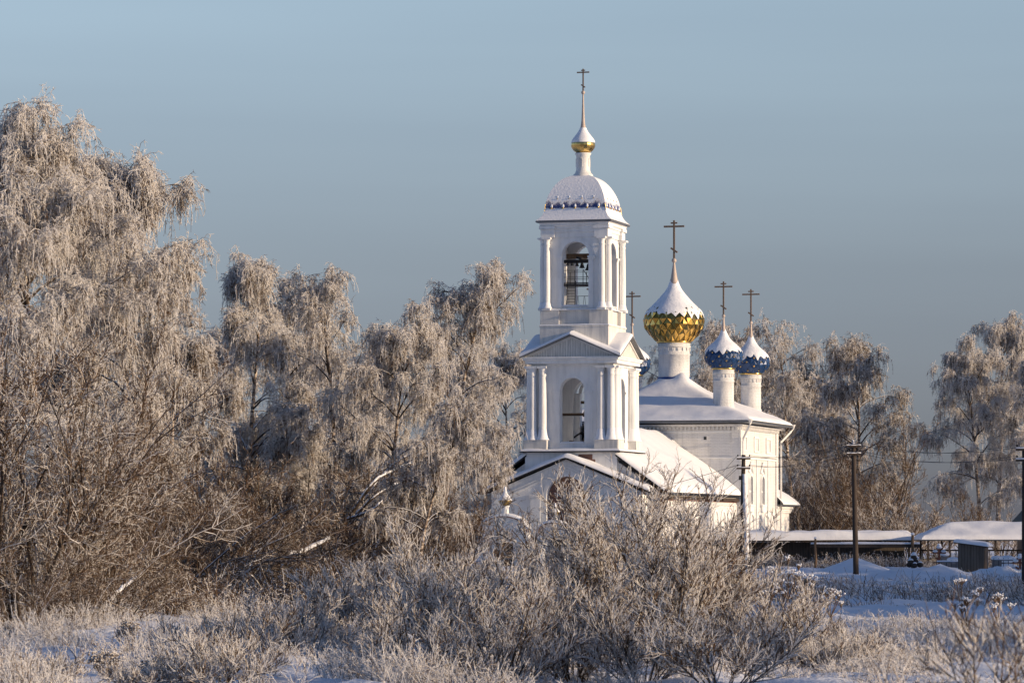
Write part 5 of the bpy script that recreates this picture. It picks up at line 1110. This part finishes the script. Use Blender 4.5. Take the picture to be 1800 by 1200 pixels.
# unseen trees right of the frame, added and sized to shade field and wood
k = 0
for i in range(26):
    Y = 12 + i * 8.6; X = 70 + 5 * math.sin(i * 2.1) + (i % 3) * 3
    c = put((RB, RA, RD)[i % 3], 0, Y, i * 1.7, (.64 if Y < 60 else .67 if Y < 92 else (.98 if i % 5 else .8) if Y < 168 else .70) + .04 * math.sin(i * 1.3), 'unseen shade-casting birch in the row beyond the right edge of the view', 'birches beyond the right edge', x=X); c.scale = (c.scale[0] * 1.5, c.scale[1] * 1.5, c.scale[2])
for i, (X, Y, s) in enumerate(((62, 262, .78), (78, 276, .8), (92, 300, .9), (70, 318, .95), (84, 330, 1.0), (100, 340, 1.0), (60, 345, .9), (118, 318, 1))):
    put((RA, RB, RC)[i % 3], 0, Y, i * 2.1, s, 'birch standing beyond the right edge behind the dark house', 'birches beyond the right edge', x=X)

# ------------------------------------------------------------------ ground sheet
def ground():
    xs = np.concatenate([-np.geomspace(4000, 62, 16), np.linspace(-60, 60, 260), np.geomspace(62, 4000, 16)]); ys = np.concatenate([[-800, -200, -60, -10], np.linspace(0, 55, 60), np.linspace(55.5, 300, 430), np.geomspace(304, 6000, 30)])
    X, Y = np.meshgrid(xs, ys, indexing='ij'); Z = ground_h(X, Y); V = np.stack([X, Y, Z], -1).reshape(-1, 3); n = len(ys)
    i, j = np.meshgrid(np.arange(len(xs) - 1), np.arange(n - 1), indexing='ij'); a = (i * n + j).ravel(); F = np.stack([a, a + n, a + n + 1, a + 1], 1)
    me = bpy.data.meshes.new('snow_field'); me.from_pydata(V.tolist(), [], F.tolist()); me.materials.append(GROUND); me.polygons.foreach_set('use_smooth', np.ones(len(F), bool)); me.update()
    o = bpy.data.objects.new('snow_field', me); COL.objects.link(o); tag(o, None, None, None, 'structure')
ground()
# ------------------------------------------------------------------ sun, sky, camera
EL, AZ = math.radians(11.5), math.radians(20)          # sun low at the right, 20 deg towards the viewer
sd = Vector((math.cos(EL) * math.cos(AZ), -math.cos(EL) * math.sin(AZ), math.sin(EL)))
l = bpy.data.lights.new('sun', 'SUN'); l.energy = 5.0; l.angle = math.radians(.5); l.color = (1.0, .77, .52)
so = bpy.data.objects.new('sun', l); COL.objects.link(so); so.rotation_euler = sd.to_track_quat('Z', 'Y').to_euler()
w = bpy.data.worlds.new('World'); S.world = w; w.use_nodes = True; nt = w.node_tree; bg = nt.nodes['Background']
sk = nt.nodes.new('ShaderNodeTexSky'); sk.sky_type = 'NISHITA'; sk.sun_disc = False; sk.sun_elevation = EL; sk.sun_rotation = math.atan2(sd.x, sd.y); sk.air_density = 1.0; sk.dust_density = .6; sk.ozone_density = 1.5
tc = nt.nodes.new('ShaderNodeTexCoord'); sx = nt.nodes.new('ShaderNodeSeparateXYZ'); nt.links.new(tc.outputs['Generated'], sx.inputs[0])
# cold haze bank low in the sky opposite the sun: darker and greyer towards the horizon
c = ramp(nt, math_(nt, 'MULTIPLY', sx.outputs['Z'], 4.0), [(0.0, (.26, .315, .69)), (.10, (.315, .365, .71)), (.28, (.49, .49, .705)), (.55, (.90, .845, .945)), (.75, (.70, .74, .90)), (1.0, (.48, .56, .77))])
mpb = nt.nodes.new('ShaderNodeMapping'); mpb.inputs['Scale'].default_value = (3, 3, 45); nt.links.new(tc.outputs['Generated'], mpb.inputs[0])
hz = ramp(nt, noise(nt, mpb.outputs[0], 1.0, 3, .5), [(.3, (.93, .93, .94)), (.7, (1, 1, 1))]); c = mixc(nt, 1.0, c, hz, 'MULTIPLY')
sc_ = nt.nodes.new('ShaderNodeVectorMath'); sc_.operation = 'SCALE'; sc_.inputs[3].default_value = 1.60; nt.links.new(c, sc_.inputs[0])
nt.links.new(mixc(nt, 1.0, sk.outputs[0], sc_.outputs[0], 'MULTIPLY'), bg.inputs[0]); bg.inputs[1].default_value = .10
cd = bpy.data.cameras.new('camera'); co = bpy.data.objects.new('camera', cd); COL.objects.link(co); S.camera = co
co.location = (0, 0, CAMZ); co.rotation_euler = (math.radians(90), 0, 0); cd.sensor_width = 36; cd.lens = 36 * FPX / 1800; cd.shift_y = (HOR - 600) / 1800; cd.clip_end = 12000; cd.clip_start = .5
cd.dof.use_dof = True; cd.dof.focus_distance = 240; cd.dof.aperture_fstop = 8
S.view_settings.view_transform = 'Standard'; S.view_settings.look = 'None'; S.view_settings.exposure = .10; S.view_settings.gamma = 1; S.view_settings.use_curve_mapping = False
S.cycles.use_denoising = True; S.cycles.max_bounces = 6; S.cycles.diffuse_bounces = 5; S.cycles.glossy_bounces = 3; S.cycles.transmission_bounces = 2; S.cycles.transparent_max_bounces = 4; S.cycles.caustics_reflective = False; S.cycles.caustics_refractive = False
